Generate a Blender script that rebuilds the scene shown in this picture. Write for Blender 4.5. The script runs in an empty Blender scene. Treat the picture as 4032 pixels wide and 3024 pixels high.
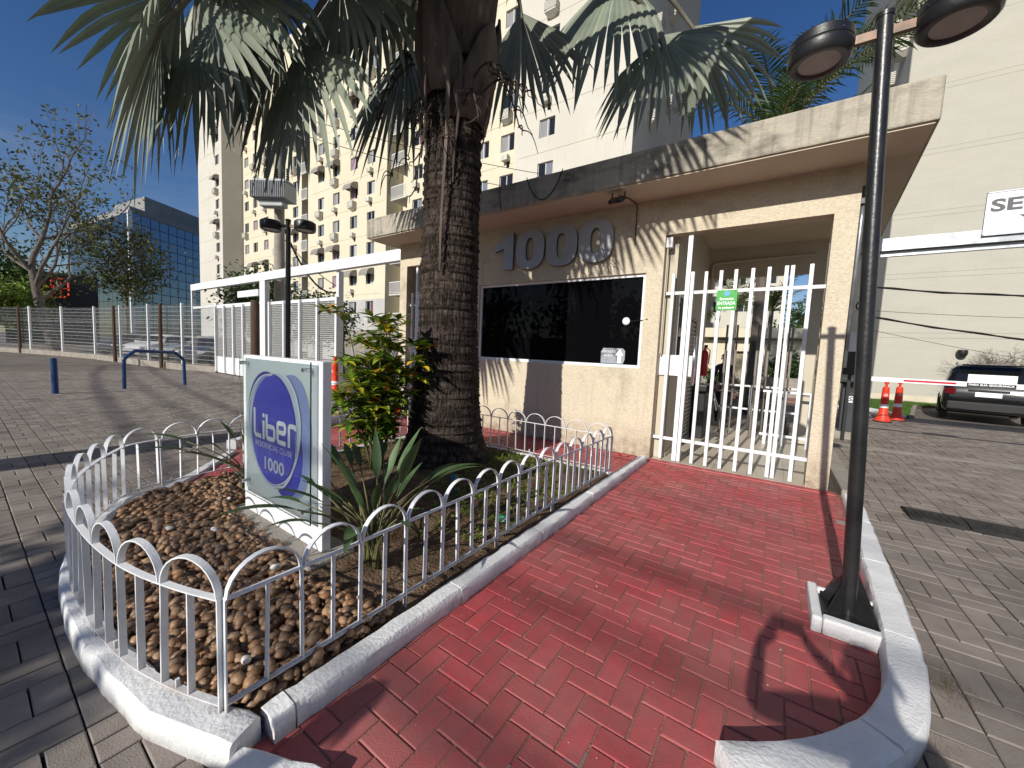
import bpy, bmesh, math, random
from mathutils import Vector, Matrix, Quaternion
R = math.radians
rng = random.Random(7)
sc = bpy.context.scene
COL = sc.collection

# ------------------------------------------------------------------ camera
cam_d = bpy.data.cameras.new('camera')
cam = bpy.data.objects.new('camera', cam_d); COL.objects.link(cam); sc.camera = cam
cam_d.sensor_width = 36.0; cam_d.sensor_fit = 'HORIZONTAL'; cam_d.lens = 13.535
cam_d.clip_start = 0.02; cam_d.clip_end = 3000
yaw, pitch, roll = 0.597805, 0.0817214, -0.0456694
fwd = Vector((-math.sin(yaw) * math.cos(pitch), math.cos(yaw) * math.cos(pitch), -math.sin(pitch)))
rgt = Vector((math.cos(yaw), math.sin(yaw), 0)); dwn = fwd.cross(rgt)
r2 = math.cos(roll) * rgt + math.sin(roll) * dwn; d2 = -math.sin(roll) * rgt + math.cos(roll) * dwn
cam.matrix_world = Matrix(((r2.x, -d2.x, -fwd.x, 0.0), (r2.y, -d2.y, -fwd.y, 0.0), (r2.z, -d2.z, -fwd.z, 1.5), (0, 0, 0, 1)))

# ------------------------------------------------------------------ sky, sun, exposure
SUN = Vector((0.06, 1.0, -0.50)).normalized()          # direction the light travels
world = bpy.data.worlds.new('World'); sc.world = world; world.use_nodes = True
nt = world.node_tree; bg = nt.nodes['Background']
sky = nt.nodes.new('ShaderNodeTexSky'); sky.sky_type = 'NISHITA'; sky.sun_disc = False
sky.sun_elevation = math.asin(-SUN.z); sky.sun_rotation = math.atan2(-SUN.x, -SUN.y)
sky.altitude = 0; sky.air_density = 1.0; sky.dust_density = 0.6; sky.ozone_density = 2.4
# thin wisps of cloud all round, low in the sky
tc = nt.nodes.new('ShaderNodeTexCoord'); mp = nt.nodes.new('ShaderNodeMapping'); mp.inputs['Scale'].default_value = (2.2, 2.2, 7.0)
nz = nt.nodes.new('ShaderNodeTexNoise'); nz.inputs['Scale'].default_value = 1.6; nz.inputs['Detail'].default_value = 7; nz.inputs['Roughness'].default_value = 0.58
rp = nt.nodes.new('ShaderNodeValToRGB'); rp.color_ramp.elements[0].position = 0.50; rp.color_ramp.elements[1].position = 0.78
sp = nt.nodes.new('ShaderNodeSeparateXYZ'); mr = nt.nodes.new('ShaderNodeMapRange')
mr.inputs['From Min'].default_value = 0.42; mr.inputs['From Max'].default_value = 0.08; mr.inputs['To Min'].default_value = 0.0; mr.inputs['To Max'].default_value = 0.55
mu = nt.nodes.new('ShaderNodeMath'); mu.operation = 'MULTIPLY'; mx = nt.nodes.new('ShaderNodeMixRGB'); mx.inputs['Color2'].default_value = (6.2, 6.6, 7.2, 1)
hs = nt.nodes.new('ShaderNodeHueSaturation'); hs.inputs['Saturation'].default_value = 1.28; hs.inputs['Value'].default_value = 1.42; hs.inputs['Hue'].default_value = 0.512
L = nt.links
L.new(tc.outputs['Generated'], mp.inputs['Vector']); L.new(mp.outputs['Vector'], nz.inputs['Vector']); L.new(nz.outputs['Fac'], rp.inputs['Fac'])
L.new(tc.outputs['Generated'], sp.inputs['Vector']); L.new(sp.outputs['Z'], mr.inputs['Value'])
L.new(rp.outputs['Color'], mu.inputs[0]); L.new(mr.outputs['Result'], mu.inputs[1]); L.new(mu.outputs['Value'], mx.inputs['Fac'])
L.new(sky.outputs['Color'], hs.inputs['Color']); L.new(hs.outputs['Color'], mx.inputs['Color1']); L.new(mx.outputs['Color'], bg.inputs['Color'])
bg.inputs['Strength'].default_value = 0.064
sl = bpy.data.lights.new('sun', 'SUN'); sl.energy = 5.0; sl.angle = R(0.53); sl.color = (1.0, 0.95, 0.87)
so = bpy.data.objects.new('sun', sl); COL.objects.link(so); so.rotation_euler = SUN.to_track_quat('-Z', 'Y').to_euler(); so.location = (0, -20, 30)
vs = sc.view_settings; vs.view_transform = 'Standard'; vs.look = 'None'; vs.exposure = 0.0; vs.gamma = 1.0; vs.use_curve_mapping = False

# ------------------------------------------------------------------ helpers
def V(*a): return Vector(a)
class MB:
    """collects polygons; build() links them as ONE mesh object"""
    def __init__(s): s.v = []; s.f = []; s.mi = []; s.cur = 0; s.col = []; s.c = None; s.uvon = False
    def add(s, vs, fs):
        b = len(s.v); s.v += [tuple(p) for p in vs]
        for f in fs: s.f.append(tuple(b + i for i in f)); s.mi.append(s.cur)
        s.col += [s.c] * len(vs)
        return s
    def box(s, x0, x1, y0, y1, z0, z1):
        return s.add([(x0,y0,z0),(x1,y0,z0),(x1,y1,z0),(x0,y1,z0),(x0,y0,z1),(x1,y0,z1),(x1,y1,z1),(x0,y1,z1)],
                     [(0,3,2,1),(4,5,6,7),(0,1,5,4),(1,2,6,5),(2,3,7,6),(3,0,4,7)])
    def obox(s, c, size, rot=None):
        hx, hy, hz = size[0]/2, size[1]/2, size[2]/2; c = Vector(c)
        P = [Vector(p) for p in ((-hx,-hy,-hz),(hx,-hy,-hz),(hx,hy,-hz),(-hx,hy,-hz),(-hx,-hy,hz),(hx,-hy,hz),(hx,hy,hz),(-hx,hy,hz))]
        if rot is not None: P = [rot @ p for p in P]
        return s.add([c + p for p in P], [(0,3,2,1),(4,5,6,7),(0,1,5,4),(1,2,6,5),(2,3,7,6),(3,0,4,7)])
    def bar(s, a, b, w, d, up=(0,0,1)):
        """rectangular bar from a to b"""
        a = Vector(a); b = Vector(b); t = (b-a).normalized(); u = Vector(up)
        if abs(t.dot(u)) > .98: u = Vector((0,1,0))
        x = t.cross(u).normalized(); y = x.cross(t)
        P = []
        for p in (a, b): P += [p - x*w/2 - y*d/2, p + x*w/2 - y*d/2, p + x*w/2 + y*d/2, p - x*w/2 + y*d/2]
        return s.add(P, [(0,3,2,1),(4,5,6,7),(0,1,5,4),(1,2,6,5),(2,3,7,6),(3,0,4,7)])
    def tube(s, pts, r, n=8, cap=True, closed=False):
        pts = [Vector(p) for p in pts]; m = len(pts); rs = r if isinstance(r, (list, tuple)) else [r]*m
        prev = None; P = []
        for i, p in enumerate(pts):
            if closed: t = (pts[(i+1) % m] - pts[i-1])
            else: t = pts[min(i+1, m-1)] - pts[max(i-1, 0)]
            if t.length < 1e-9: t = Vector((0,0,1))
            t.normalize()
            if prev is None:
                u = Vector((0,0,1)) if abs(t.z) < .9 else Vector((1,0,0))
                x = t.cross(u).normalized()
            else:
                x = prev - t*prev.dot(t)
                x = x.normalized() if x.length > 1e-6 else t.cross(Vector((0,0,1))).normalized()
            prev = x; y = t.cross(x)
            P += [p + (x*math.cos(2*math.pi*k/n) + y*math.sin(2*math.pi*k/n))*rs[i] for k in range(n)]
        F = []
        for i in range(m if closed else m-1):
            j = (i+1) % m
            for k in range(n): F.append((i*n+k, i*n+(k+1) % n, j*n+(k+1) % n, j*n+k))
        if cap and not closed: F.append(tuple(range(n-1,-1,-1))); F.append(tuple((m-1)*n+k for k in range(n)))
        return s.add(P, F)
    def lathe(s, prof, c=(0,0,0), n=24, cap=True, jit=None):
        """prof: list of (r, z)"""
        P = []
        for i, (r, z) in enumerate(prof):
            for k in range(n):
                a = 2*math.pi*k/n; rr = r*(jit(i, k) if jit else 1)
                P.append((c[0]+rr*math.cos(a), c[1]+rr*math.sin(a), c[2]+z))
        F = []
        for i in range(len(prof)-1):
            for k in range(n): F.append((i*n+k, i*n+(k+1) % n, (i+1)*n+(k+1) % n, (i+1)*n+k))
        if cap: F.append(tuple(range(n-1,-1,-1))); F.append(tuple((len(prof)-1)*n+k for k in range(n)))
        return s.add(P, F)
    def prism(s, poly, z0, z1):
        n = len(poly)
        a = sum(poly[i][0]*poly[(i+1) % n][1]-poly[(i+1) % n][0]*poly[i][1] for i in range(n))
        if a < 0: poly = poly[::-1]
        P = [(x,y,z0) for x,y in poly]+[(x,y,z1) for x,y in poly]
        F = [tuple(range(n-1,-1,-1)), tuple(range(n,2*n))]+[(i,(i+1) % n,n+(i+1) % n,n+i) for i in range(n)]
        return s.add(P, F)
    def plate(s, poly, y0, y1):
        """polygon in x,z extruded along y"""
        n = len(poly)
        P = [(x,y0,z) for x,z in poly]+[(x,y1,z) for x,z in poly]
        F = [tuple(range(n)), tuple(range(2*n-1,n-1,-1))]+[(i,n+i,n+(i+1) % n,(i+1) % n) for i in range(n)]
        return s.add(P, F)
    def build(s, name, mats, parent=None, smooth=False, bevel=0, link=True, weld=False):
        me = bpy.data.meshes.new(name); me.from_pydata(s.v, [], s.f)
        if not isinstance(mats, (list, tuple)): mats = [mats]
        for m in mats: me.materials.append(m)
        if len(mats) > 1: me.polygons.foreach_set('material_index', s.mi)
        if any(c is not None for c in s.col):
            at = me.color_attributes.new('tint', 'FLOAT_COLOR', 'POINT')
            at.data.foreach_set('color', [x for c in s.col for x in ((*c, 1.0) if c else (1, 1, 1, 1))])
        if smooth: me.polygons.foreach_set('use_smooth', [True]*len(me.polygons))
        if weld or bevel or smooth:
            bm = bmesh.new(); bm.from_mesh(me)
            if weld: bmesh.ops.remove_doubles(bm, verts=bm.verts, dist=1e-5)
            bmesh.ops.recalc_face_normals(bm, faces=bm.faces)
            bm.to_mesh(me); bm.free()
        me.update()
        o = bpy.data.objects.new(name, me)
        if link: COL.objects.link(o)
        if bevel:
            b = o.modifiers.new('bevel', 'BEVEL'); b.width = bevel; b.segments = 2; b.limit_method = 'ANGLE'; b.angle_limit = R(40)
        if smooth == 'auto':
            me.set_sharp_from_angle(angle=R(38))
        if parent: attach(o, parent)
        return o
def attach(o, parent):
    o.parent = parent
    if parent.type == 'EMPTY' and parent.get('_abs'): o.matrix_parent_inverse = Matrix.Translation(-Vector(parent.location))
def tag(o, label=None, cat=None, group=None, kind=None):
    if label: o['label'] = label
    if cat: o['category'] = cat
    if group: o['group'] = group
    if kind: o['kind'] = kind
    return o
def thing(name, label, cat, loc=(0,0,0), group=None, local=False):
    """Empty at the thing's base; parts are given in world coordinates unless local"""
    o = bpy.data.objects.new(name, None); COL.objects.link(o); o.location = loc; o.empty_display_size = .1
    o['_abs'] = 0 if local else 1
    return tag(o, label, cat, group)
def dup(root, loc, rotz=0, label=None, group=None, scale=1):
    def cp(o, par):
        c = o.copy(); COL.objects.link(c); c.parent = par
        for ch in o.children: cp(ch, c)
        return c
    c = cp(root, None); c.location = loc; c.rotation_euler = (0, 0, rotz); c.scale = (scale,)*3
    if label: c['label'] = label
    if group: c['group'] = group
    return c
def structure(name, mb, m, **k):
    o = mb.build(name, m, **k); o['kind'] = 'structure'; return o

# ------------------------------------------------------------------ materials
def nodes(name):
    m = bpy.data.materials.new(name); m.use_nodes = True; t = m.node_tree
    return m, t, t.nodes['Principled BSDF'], t.links
def M(name, c1, c2=None, scale=6.0, rough=.7, bump=0.0, bscale=60.0, metal=0.0, spec=.4, stretch=(1,1,1), pos=(.35,.65), detail=6, bdetail=4,
      c3=None, s3=1.5, p3=(.6,.75), tint=False, sub=0, trans=0, rand=0.0, bdist=.02, rough2=None, streak=None, splash=None):
    m, t, b, L = nodes(name)
    b.inputs['Roughness'].default_value = rough; b.inputs['Metallic'].default_value = metal; b.inputs['Specular IOR Level'].default_value = spec
    tc = t.nodes.new('ShaderNodeNewGeometry'); mp = t.nodes.new('ShaderNodeMapping'); mp.inputs['Scale'].default_value = stretch
    L.new(tc.outputs['Position'], mp.inputs['Vector'])
    out = None
    if c2 is not None:
        n = t.nodes.new('ShaderNodeTexNoise'); n.inputs['Scale'].default_value = scale; n.inputs['Detail'].default_value = detail; n.inputs['Roughness'].default_value = .6
        L.new(mp.outputs['Vector'], n.inputs['Vector'])
        r = t.nodes.new('ShaderNodeValToRGB'); r.color_ramp.elements[0].position = pos[0]; r.color_ramp.elements[1].position = pos[1]
        r.color_ramp.elements[0].color = (*c1, 1); r.color_ramp.elements[1].color = (*c2, 1)
        L.new(n.outputs['Fac'], r.inputs['Fac']); out = r.outputs['Color']
        if rough2 is not None:
            q = t.nodes.new('ShaderNodeMapRange'); q.inputs['To Min'].default_value = rough; q.inputs['To Max'].default_value = rough2
            q.inputs['From Min'].default_value = pos[0]; q.inputs['From Max'].default_value = pos[1]
            L.new(n.outputs['Fac'], q.inputs['Value']); L.new(q.outputs['Result'], b.inputs['Roughness'])
    else: b.inputs['Base Color'].default_value = (*c1, 1)
    if c3 is not None:
        n3 = t.nodes.new('ShaderNodeTexNoise'); n3.inputs['Scale'].default_value = s3; n3.inputs['Detail'].default_value = 8; n3.inputs['Roughness'].default_value = .7
        L.new(mp.outputs['Vector'], n3.inputs['Vector'])
        r3 = t.nodes.new('ShaderNodeMapRange'); r3.inputs['From Min'].default_value = p3[0]; r3.inputs['From Max'].default_value = p3[1]
        L.new(n3.outputs['Fac'], r3.inputs['Value'])
        mx = t.nodes.new('ShaderNodeMixRGB'); mx.inputs['Color2'].default_value = (*c3, 1)
        L.new(r3.outputs['Result'], mx.inputs['Fac'])
        if out is not None: L.new(out, mx.inputs['Color1'])
        else: mx.inputs['Color1'].default_value = (*c1, 1)
        out = mx.outputs['Color']
    def over(color, fac):
        mx_ = t.nodes.new('ShaderNodeMixRGB'); mx_.inputs['Color2'].default_value = (*color, 1); L.new(fac, mx_.inputs['Fac'])
        if out is not None: L.new(out, mx_.inputs['Color1'])
        else: mx_.inputs['Color1'].default_value = (*c1, 1)
        return mx_.outputs['Color']
    def nfac(scale_, st, lo, hi, top=1.0):
        mp_ = t.nodes.new('ShaderNodeMapping'); mp_.inputs['Scale'].default_value = st; L.new(tc.outputs['Position'], mp_.inputs['Vector'])
        nn = t.nodes.new('ShaderNodeTexNoise'); nn.inputs['Scale'].default_value = scale_; nn.inputs['Detail'].default_value = 7; nn.inputs['Roughness'].default_value = .65; L.new(mp_.outputs['Vector'], nn.inputs['Vector'])
        rr_ = t.nodes.new('ShaderNodeMapRange'); rr_.inputs['From Min'].default_value = lo; rr_.inputs['From Max'].default_value = hi; rr_.inputs['To Max'].default_value = top; L.new(nn.outputs['Fac'], rr_.inputs['Value']); return rr_.outputs['Result']
    if streak: out = over(streak[0], nfac(2.6, (3.2,3.2,.22), streak[1], streak[2], streak[3]))
    if splash:
        sx_ = t.nodes.new('ShaderNodeSeparateXYZ'); L.new(tc.outputs['Position'], sx_.inputs['Vector']); rz_ = t.nodes.new('ShaderNodeMapRange'); rz_.inputs['From Min'].default_value = splash[1]; rz_.inputs['From Max'].default_value = splash[2]; L.new(sx_.outputs['Z'], rz_.inputs['Value'])
        ml = t.nodes.new('ShaderNodeMath'); ml.operation = 'MULTIPLY'; L.new(rz_.outputs['Result'], ml.inputs[0]); L.new(nfac(7, (1,1,1), .30, .66), ml.inputs[1]); out = over(splash[0], ml.outputs['Value'])
    if rand:
        oi = t.nodes.new('ShaderNodeObjectInfo'); at = t.nodes.new('ShaderNodeAttribute'); at.attribute_name = 'rnd'
        ad = t.nodes.new('ShaderNodeMath'); ad.operation = 'ADD'; L.new(oi.outputs['Random'], ad.inputs[0]); L.new(at.outputs['Fac'], ad.inputs[1])
        fr = t.nodes.new('ShaderNodeMath'); fr.operation = 'FRACT'; L.new(ad.outputs['Value'], fr.inputs[0])
        q = t.nodes.new('ShaderNodeMapRange'); q.inputs['To Min'].default_value = 1-rand; q.inputs['To Max'].default_value = 1+rand; L.new(fr.outputs['Value'], q.inputs['Value'])
        mm = t.nodes.new('ShaderNodeMixRGB'); mm.blend_type = 'MULTIPLY'; mm.inputs['Fac'].default_value = 1
        if out is not None: L.new(out, mm.inputs['Color1'])
        else: mm.inputs['Color1'].default_value = (*c1, 1)
        L.new(q.outputs['Result'], mm.inputs['Color2']); out = mm.outputs['Color']
    if tint:
        at = t.nodes.new('ShaderNodeAttribute'); at.attribute_name = 'tint'
        mm = t.nodes.new('ShaderNodeMixRGB'); mm.blend_type = 'MULTIPLY'; mm.inputs['Fac'].default_value = 1
        if out is not None: L.new(out, mm.inputs['Color1'])
        else: mm.inputs['Color1'].default_value = (*c1, 1)
        L.new(at.outputs['Color'], mm.inputs['Color2']); out = mm.outputs['Color']
    if out is not None: L.new(out, b.inputs['Base Color'])
    if bump:
        n2 = t.nodes.new('ShaderNodeTexNoise'); n2.inputs['Scale'].default_value = bscale; n2.inputs['Detail'].default_value = bdetail
        L.new(mp.outputs['Vector'], n2.inputs['Vector'])
        bp = t.nodes.new('ShaderNodeBump'); bp.inputs['Strength'].default_value = bump; bp.inputs['Distance'].default_value = bdist
        L.new(n2.outputs['Fac'], bp.inputs['Height']); L.new(bp.outputs['Normal'], b.inputs['Normal'])
    if trans:
        tr = t.nodes.new('ShaderNodeBsdfTranslucent'); ms = t.nodes.new('ShaderNodeMixShader'); ms.inputs['Fac'].default_value = trans
        if out is not None: L.new(out, tr.inputs['Color'])
        else: tr.inputs['Color'].default_value = (*c1, 1)
        o = t.nodes['Material Output']; L.new(b.outputs['BSDF'], ms.inputs[1]); L.new(tr.outputs['BSDF'], ms.inputs[2]); L.new(ms.outputs['Shader'], o.inputs['Surface'])
    return m
def glassy(name, c, rough=.03, spec=.5, coat=0, bump=0, bscale=.3):
    m, t, b, L = nodes(name); b.inputs['Base Color'].default_value = (*c, 1); b.inputs['Roughness'].default_value = rough; b.inputs['Specular IOR Level'].default_value = spec
    b.inputs['Coat Weight'].default_value = coat
    if bump:
        tc = t.nodes.new('ShaderNodeTexCoord'); n2 = t.nodes.new('ShaderNodeTexNoise'); n2.inputs['Scale'].default_value = bscale; n2.inputs['Detail'].default_value = 1
        bp = t.nodes.new('ShaderNodeBump'); bp.inputs['Strength'].default_value = bump; bp.inputs['Distance'].default_value = .1
        L.new(tc.outputs['Object'], n2.inputs['Vector']); L.new(n2.outputs['Fac'], bp.inputs['Height']); L.new(bp.outputs['Normal'], b.inputs['Normal'])
    return m
def leafmat(name, c1, c2, scale=3, rough=.5, trans=.25, tint=True, spec=.35, stretch=(1,1,1)):
    return M(name, c1, c2, scale=scale, rough=rough, tint=tint, trans=trans, spec=spec, stretch=stretch, detail=3)

MT = {}
MT['stucco'] = M('cream textured stucco', (.545,.475,.355), (.655,.58,.445), scale=34, rough=.9, bump=.9, bscale=44, bdetail=3, spec=.15, c3=(.27,.225,.165), s3=.9, p3=(.55,.85), bdist=.012, streak=((.25,.21,.155), .56, .82, .55), splash=((.22,.16,.115), .55, .0))
MT['stucco_grey'] = M('weathered pale stucco', (.40,.365,.30), (.56,.51,.41), scale=1.6, rough=.95, bump=.6, bscale=40, bdetail=3, spec=.1, c3=(.085,.08,.07), s3=1.6, p3=(.46,.70), stretch=(.8,1,1.6), bdist=.014, streak=((.07,.066,.058), .50, .78, .8))
MT['soffit'] = M('painted soffit', (.55,.47,.36), (.62,.54,.42), scale=2, rough=.9, bump=.2, bscale=50, c3=(.20,.15,.11), s3=2.0, p3=(.60,.85))
MT['inner'] = M('beige inner wall', (.50,.45,.35), (.55,.50,.40), scale=2, rough=.85, bump=.15, bscale=60)
MT['white'] = M('white painted steel', (.78,.79,.80), (.70,.71,.72), scale=9, rough=.42, bump=.12, bscale=70, spec=.5)
MT['white_fence'] = M('thick white fence paint', (.80,.81,.82), (.70,.72,.73), scale=16, rough=.5, bump=.28, bscale=130, c3=(.42,.36,.30), s3=22, p3=(.66,.80), bdist=.006, splash=((.24,.13,.07), .19, .11))
MT['kerbwhite'] = M('limewashed kerb', (.78,.78,.77), (.66,.67,.67), scale=5, rough=.92, bump=.45, bscale=60, bdetail=6, spec=.15, c3=(.26,.24,.21), s3=4.5, p3=(.60,.80), bdist=.012, splash=((.16,.14,.115), .06, -.005), streak=((.38,.36,.33), .60, .80, .55))
MT['red'] = M('red painted paver', (.42,.062,.068), (.335,.062,.066), scale=14, rough=.62, bump=.4, bscale=150, bdetail=5, spec=.35, c3=(.33,.165,.145), s3=.85, p3=(.40,.80), rand=.11, streak=((.16,.10,.085), .66, .72, .5), bdist=.006)
MT['redgrout'] = M('sandy red joint', (.31,.15,.12), (.25,.15,.11), scale=9, rough=.95, bump=.5, bscale=120)
MT['paver'] = M('grey concrete paver', (.205,.176,.152), (.275,.238,.206), scale=4, rough=.88, bump=.55, bscale=170, bdetail=5, spec=.2, c3=(.11,.095,.083), s3=.8, p3=(.50,.80), rand=.15, bdist=.006)
MT['joint'] = M('dark sandy joint', (.065,.055,.046), (.10,.085,.07), scale=14, rough=1.0, bump=.5, bscale=90)
MT['soil'] = M('dry brown soil', (.115,.075,.048), (.21,.145,.095), scale=9, rough=1.0, bump=1.0, bscale=55, bdetail=8, spec=.05, c3=(.055,.038,.026), s3=4, p3=(.5,.75), bdist=.03)
MT['pebble'] = M('brown river pebble', (.20,.125,.072), (.32,.215,.135), scale=6, rough=.5, tint=True, spec=.4, bump=.1, bscale=60)
MT['wpebble'] = M('white pebble', (.72,.67,.62), rough=.5)
MT['concrete'] = M('rough concrete', (.25,.225,.19), (.34,.31,.265), scale=4, rough=.95, bump=.5, bscale=60, c3=(.10,.09,.075), s3=1.4, p3=(.55,.8))
MT['black'] = M('black painted steel', (.012,.012,.013), (.022,.022,.022), scale=7, rough=.34, spec=.5, bump=.08, bscale=50, c3=(.30,.28,.26), s3=26, p3=(.73,.76))
MT['blackp'] = M('black plastic', (.014,.014,.015), rough=.4, spec=.5, bump=.06, bscale=60)
MT['diffuser'] = M('dusty lamp diffuser', (.34,.32,.305), (.43,.41,.39), scale=8, rough=.45)
MT['digit'] = M('grey metal letter face', (.36,.37,.39), (.40,.41,.43), scale=5, rough=.45, metal=.2, spec=.5)
MT['digit_edge'] = M('grey metal letter edge', (.16,.16,.165), rough=.5, metal=.3)
MT['darkglass'] = glassy('dark film window glass', (.003,.003,.004), .02, .09)
MT['tile'] = M('beige floor tile', (.50,.44,.34), (.56,.50,.40), scale=3, rough=.35, spec=.4, c3=(.33,.28,.22), s3=2, p3=(.55,.8))
MT['grout'] = M('tile grout', (.25,.22,.18), rough=.9)
MT['trunk'] = None
MT['green'] = M('green sign plastic', (.045,.36,.055), rough=.35)
MT['signwhite'] = M('white sign print', (.85,.86,.87), rough=.4)
MT['signblue'] = M('blue sign print', (.10,.36,.72), rough=.4)
MT['galv'] = M('galvanised steel', (.34,.36,.38), (.46,.48,.50), scale=6, rough=.34, metal=.8, rough2=.45)
MT['steel'] = M('brushed stainless steel', (.55,.55,.56), rough=.25, metal=1.0)
MT['rubber'] = M('black rubber', (.013,.013,.013), (.03,.028,.025), scale=9, rough=.75, bump=.3, bscale=60)
MT['orange'] = M('orange cone plastic', (.80,.060,.022), (.66,.045,.02), scale=7, rough=.42)
MT['blue'] = M('blue enamel pipe', (.012,.040,.125), (.016,.055,.17), scale=8, rough=.35, c3=(.20,.17,.14), s3=18, p3=(.70,.78))
MT['wood'] = M('dark wooden post', (.055,.032,.020), (.10,.06,.038), scale=3, rough=.85, stretch=(6,6,.6), bump=.5, bscale=30)
MT['grass'] = leafmat('grass', (.06,.13,.020), (.09,.17,.03), tint=False)
MT['wire'] = M('black cable', (.012,.012,.012), rough=.5)
MT['wirewhite'] = M('galvanised wire mesh', (.60,.60,.58), rough=.5, metal=.1)
MT['redpaint'] = M('red enamel', (.60,.018,.018), rough=.3)
MT['asphalt'] = M('asphalt', (.055,.053,.050), (.085,.082,.077), scale=2, rough=.95, bump=.4, bscale=120)
# ------------------------------------------------------------------ ground and paving
def pip(x, y, poly):
    c = False; n = len(poly); j = n-1
    for i in range(n):
        xi, yi = poly[i]; xj, yj = poly[j]
        if (yi > y) != (yj > y) and x < (xj-xi)*(y-yi)/(yj-yi)+xi: c = not c
        j = i
    return c
ISLAND = [(-1.5,.49),(-1.76,.40),(-2.01,.34),(-2.5,.29),(-2.9,.29),(-3.35,.32),(-3.95,.5),(-4.35,.75),(-4.6,1.0),(-5.72,2.0),(-6.25,2.2),(-6.75,3.9),
          (-6.95,4.9),(-7.2,5.8),(-7.2,9.3),(1.0,9.3),(.87,5.6),(.80,4.2),(.735,3.0),(.68,2.48),(.60,2.12),(.45,1.85),(.2,1.6),(-.05,1.40),(-.5,1.02),(-1.2,.52)]
camR = (r2, d2, fwd)
def proj(p):
    q = Vector(p)-Vector((0,0,1.5)); z = q.dot(fwd)
    if z < .05: return None
    return (q.dot(r2)/z, q.dot(d2)/z, z)
def in_view(p, m=1.06):
    q = proj(p); return q is not None and abs(q[0]) < 1.330*m and abs(q[1]) < .9975*m
def paver_mesh(name, lx, ly, mat, t=.05, ch=.0045, link=False):
    mb = MB(); P = []
    for z, i in ((-t, 0), (-ch*.8, 0), (0, ch)):
        hx, hy = lx/2-i, ly/2-i; P += [(-hx,-hy,z),(hx,-hy,z),(hx,hy,z),(-hx,hy,z)]
    F = [(8,9,10,11)]
    for b in (0, 4):
        for k in range(4): F.append((b+k, b+(k+1) % 4, b+4+(k+1) % 4, b+4+k))
    mb.add(P, F); me = bpy.data.meshes.new(name); me.from_pydata(mb.v, [], mb.f); me.materials.append(mat); me.update(); return me
def clip_convex(P, poly):
    a = sum(poly[i][0]*poly[(i+1) % len(poly)][1]-poly[(i+1) % len(poly)][0]*poly[i][1] for i in range(len(poly)))
    if a < 0: poly = poly[::-1]
    for (ax, ay), (bx, by) in zip(poly, poly[1:]+poly[:1]):
        out = []; ins = lambda p: (bx-ax)*(p[1]-ay)-(by-ay)*(p[0]-ax)
        for i in range(len(P)):
            p, q = P[i], P[(i+1) % len(P)]; d1, d2_ = ins(p), ins(q)
            if d1 >= 0: out.append(p)
            if (d1 >= 0) != (d2_ >= 0): k = d1/(d1-d2_); out.append((p[0]+(q[0]-p[0])*k, p[1]+(q[1]-p[1])*k))
        P = out
        if len(P) < 3: return []
    return P
def pave(base, rects, mat, name='paver', zt=.008, keep=300, gap=.006, jit=.0022, seed=1, clip=None):
    """rects (cx,cy,lx,ly); the `keep` pavers that show largest become objects of their own, the rest one mesh"""
    rg = random.Random(seed); vis = []
    for i, (cx, cy, lx, ly) in enumerate(rects):
        q = proj((cx, cy, zt))
        a = -1
        if q and in_view((cx, cy, zt), 1.02): a = lx*ly*abs((Vector((cx,cy,zt-1.5))).normalized().z)/q[2]**2
        vis.append((a, i))
    big = set(i for a, i in sorted(vis, reverse=True)[:keep] if a > 0)
    meshes = {}; v = []; f = []; rv = []
    for i, (cx, cy, lx, ly) in enumerate(rects):
        if clip:
            hx, hy = (lx-gap)/2, (ly-gap)/2; cs = [(cx-hx,cy-hy),(cx+hx,cy-hy),(cx+hx,cy+hy),(cx-hx,cy+hy)]
            if not all(pip(*c, clip) for c in cs):
                Pc = clip_convex(cs, clip); n = len(Pc)
                if n >= 3:
                    b = len(v); r = rg.random(); v += [(x, y, zt-.03) for x, y in Pc]+[(x, y, zt) for x, y in Pc]; rv += [r]*2*n
                    f.append(tuple(b+n+k for k in range(n))); f += [(b+k, b+(k+1) % n, b+n+(k+1) % n, b+n+k) for k in range(n)]
                continue
        dz = rg.uniform(-jit, jit); rz = rg.uniform(-.008, .008); tx = rg.uniform(-.006,.006); ty = rg.uniform(-.006,.006)
        if i in big:
            k = (round(lx,3), round(ly,3))
            if k not in meshes: meshes[k] = paver_mesh(name, lx-gap, ly-gap, mat)
            o = bpy.data.objects.new(name, meshes[k]); COL.objects.link(o); o.parent = base
            o.location = (cx, cy, zt+dz); o.rotation_euler = (tx, ty, rz)
        else:
            b = len(v); c, s = math.cos(rz), math.sin(rz); r = rg.random()
            far = (vis[i][0] < 0) or (abs(cx)+abs(cy) > 9)
            for z, e in (((-.02, 0), (0, .003)) if far else ((-.03, 0), (-.005, 0), (0, .006))):
                hx, hy = (lx-gap)/2-e, (ly-gap)/2-e
                for px, py in ((-hx,-hy),(hx,-hy),(hx,hy),(-hx,hy)):
                    v.append((cx+px*c-py*s, cy+px*s+py*c, zt+dz+z+px*ty-py*tx)); rv.append(r)
            n = 2 if far else 3
            f.append(tuple(b+4*(n-1)+k for k in range(4)))
            for l in range(n-1):
                for k in range(4): f.append((b+4*l+k, b+4*l+(k+1) % 4, b+4*l+4+(k+1) % 4, b+4*l+4+k))
    me = bpy.data.meshes.new(name+'_field'); me.from_pydata(v, [], f); me.materials.append(mat)
    at = me.attributes.new('rnd', 'FLOAT', 'POINT'); at.data.foreach_set('value', rv); me.update()
    o = bpy.data.objects.new(name+'_field', me); COL.objects.link(o); o.parent = base; o['kind'] = 'stuff'
def sheet(name, poly, z, mat):
    mb = MB(); mb.add([(x, y, z) for x, y in poly], [tuple(range(len(poly)))]); return structure(name, mb, mat)
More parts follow.
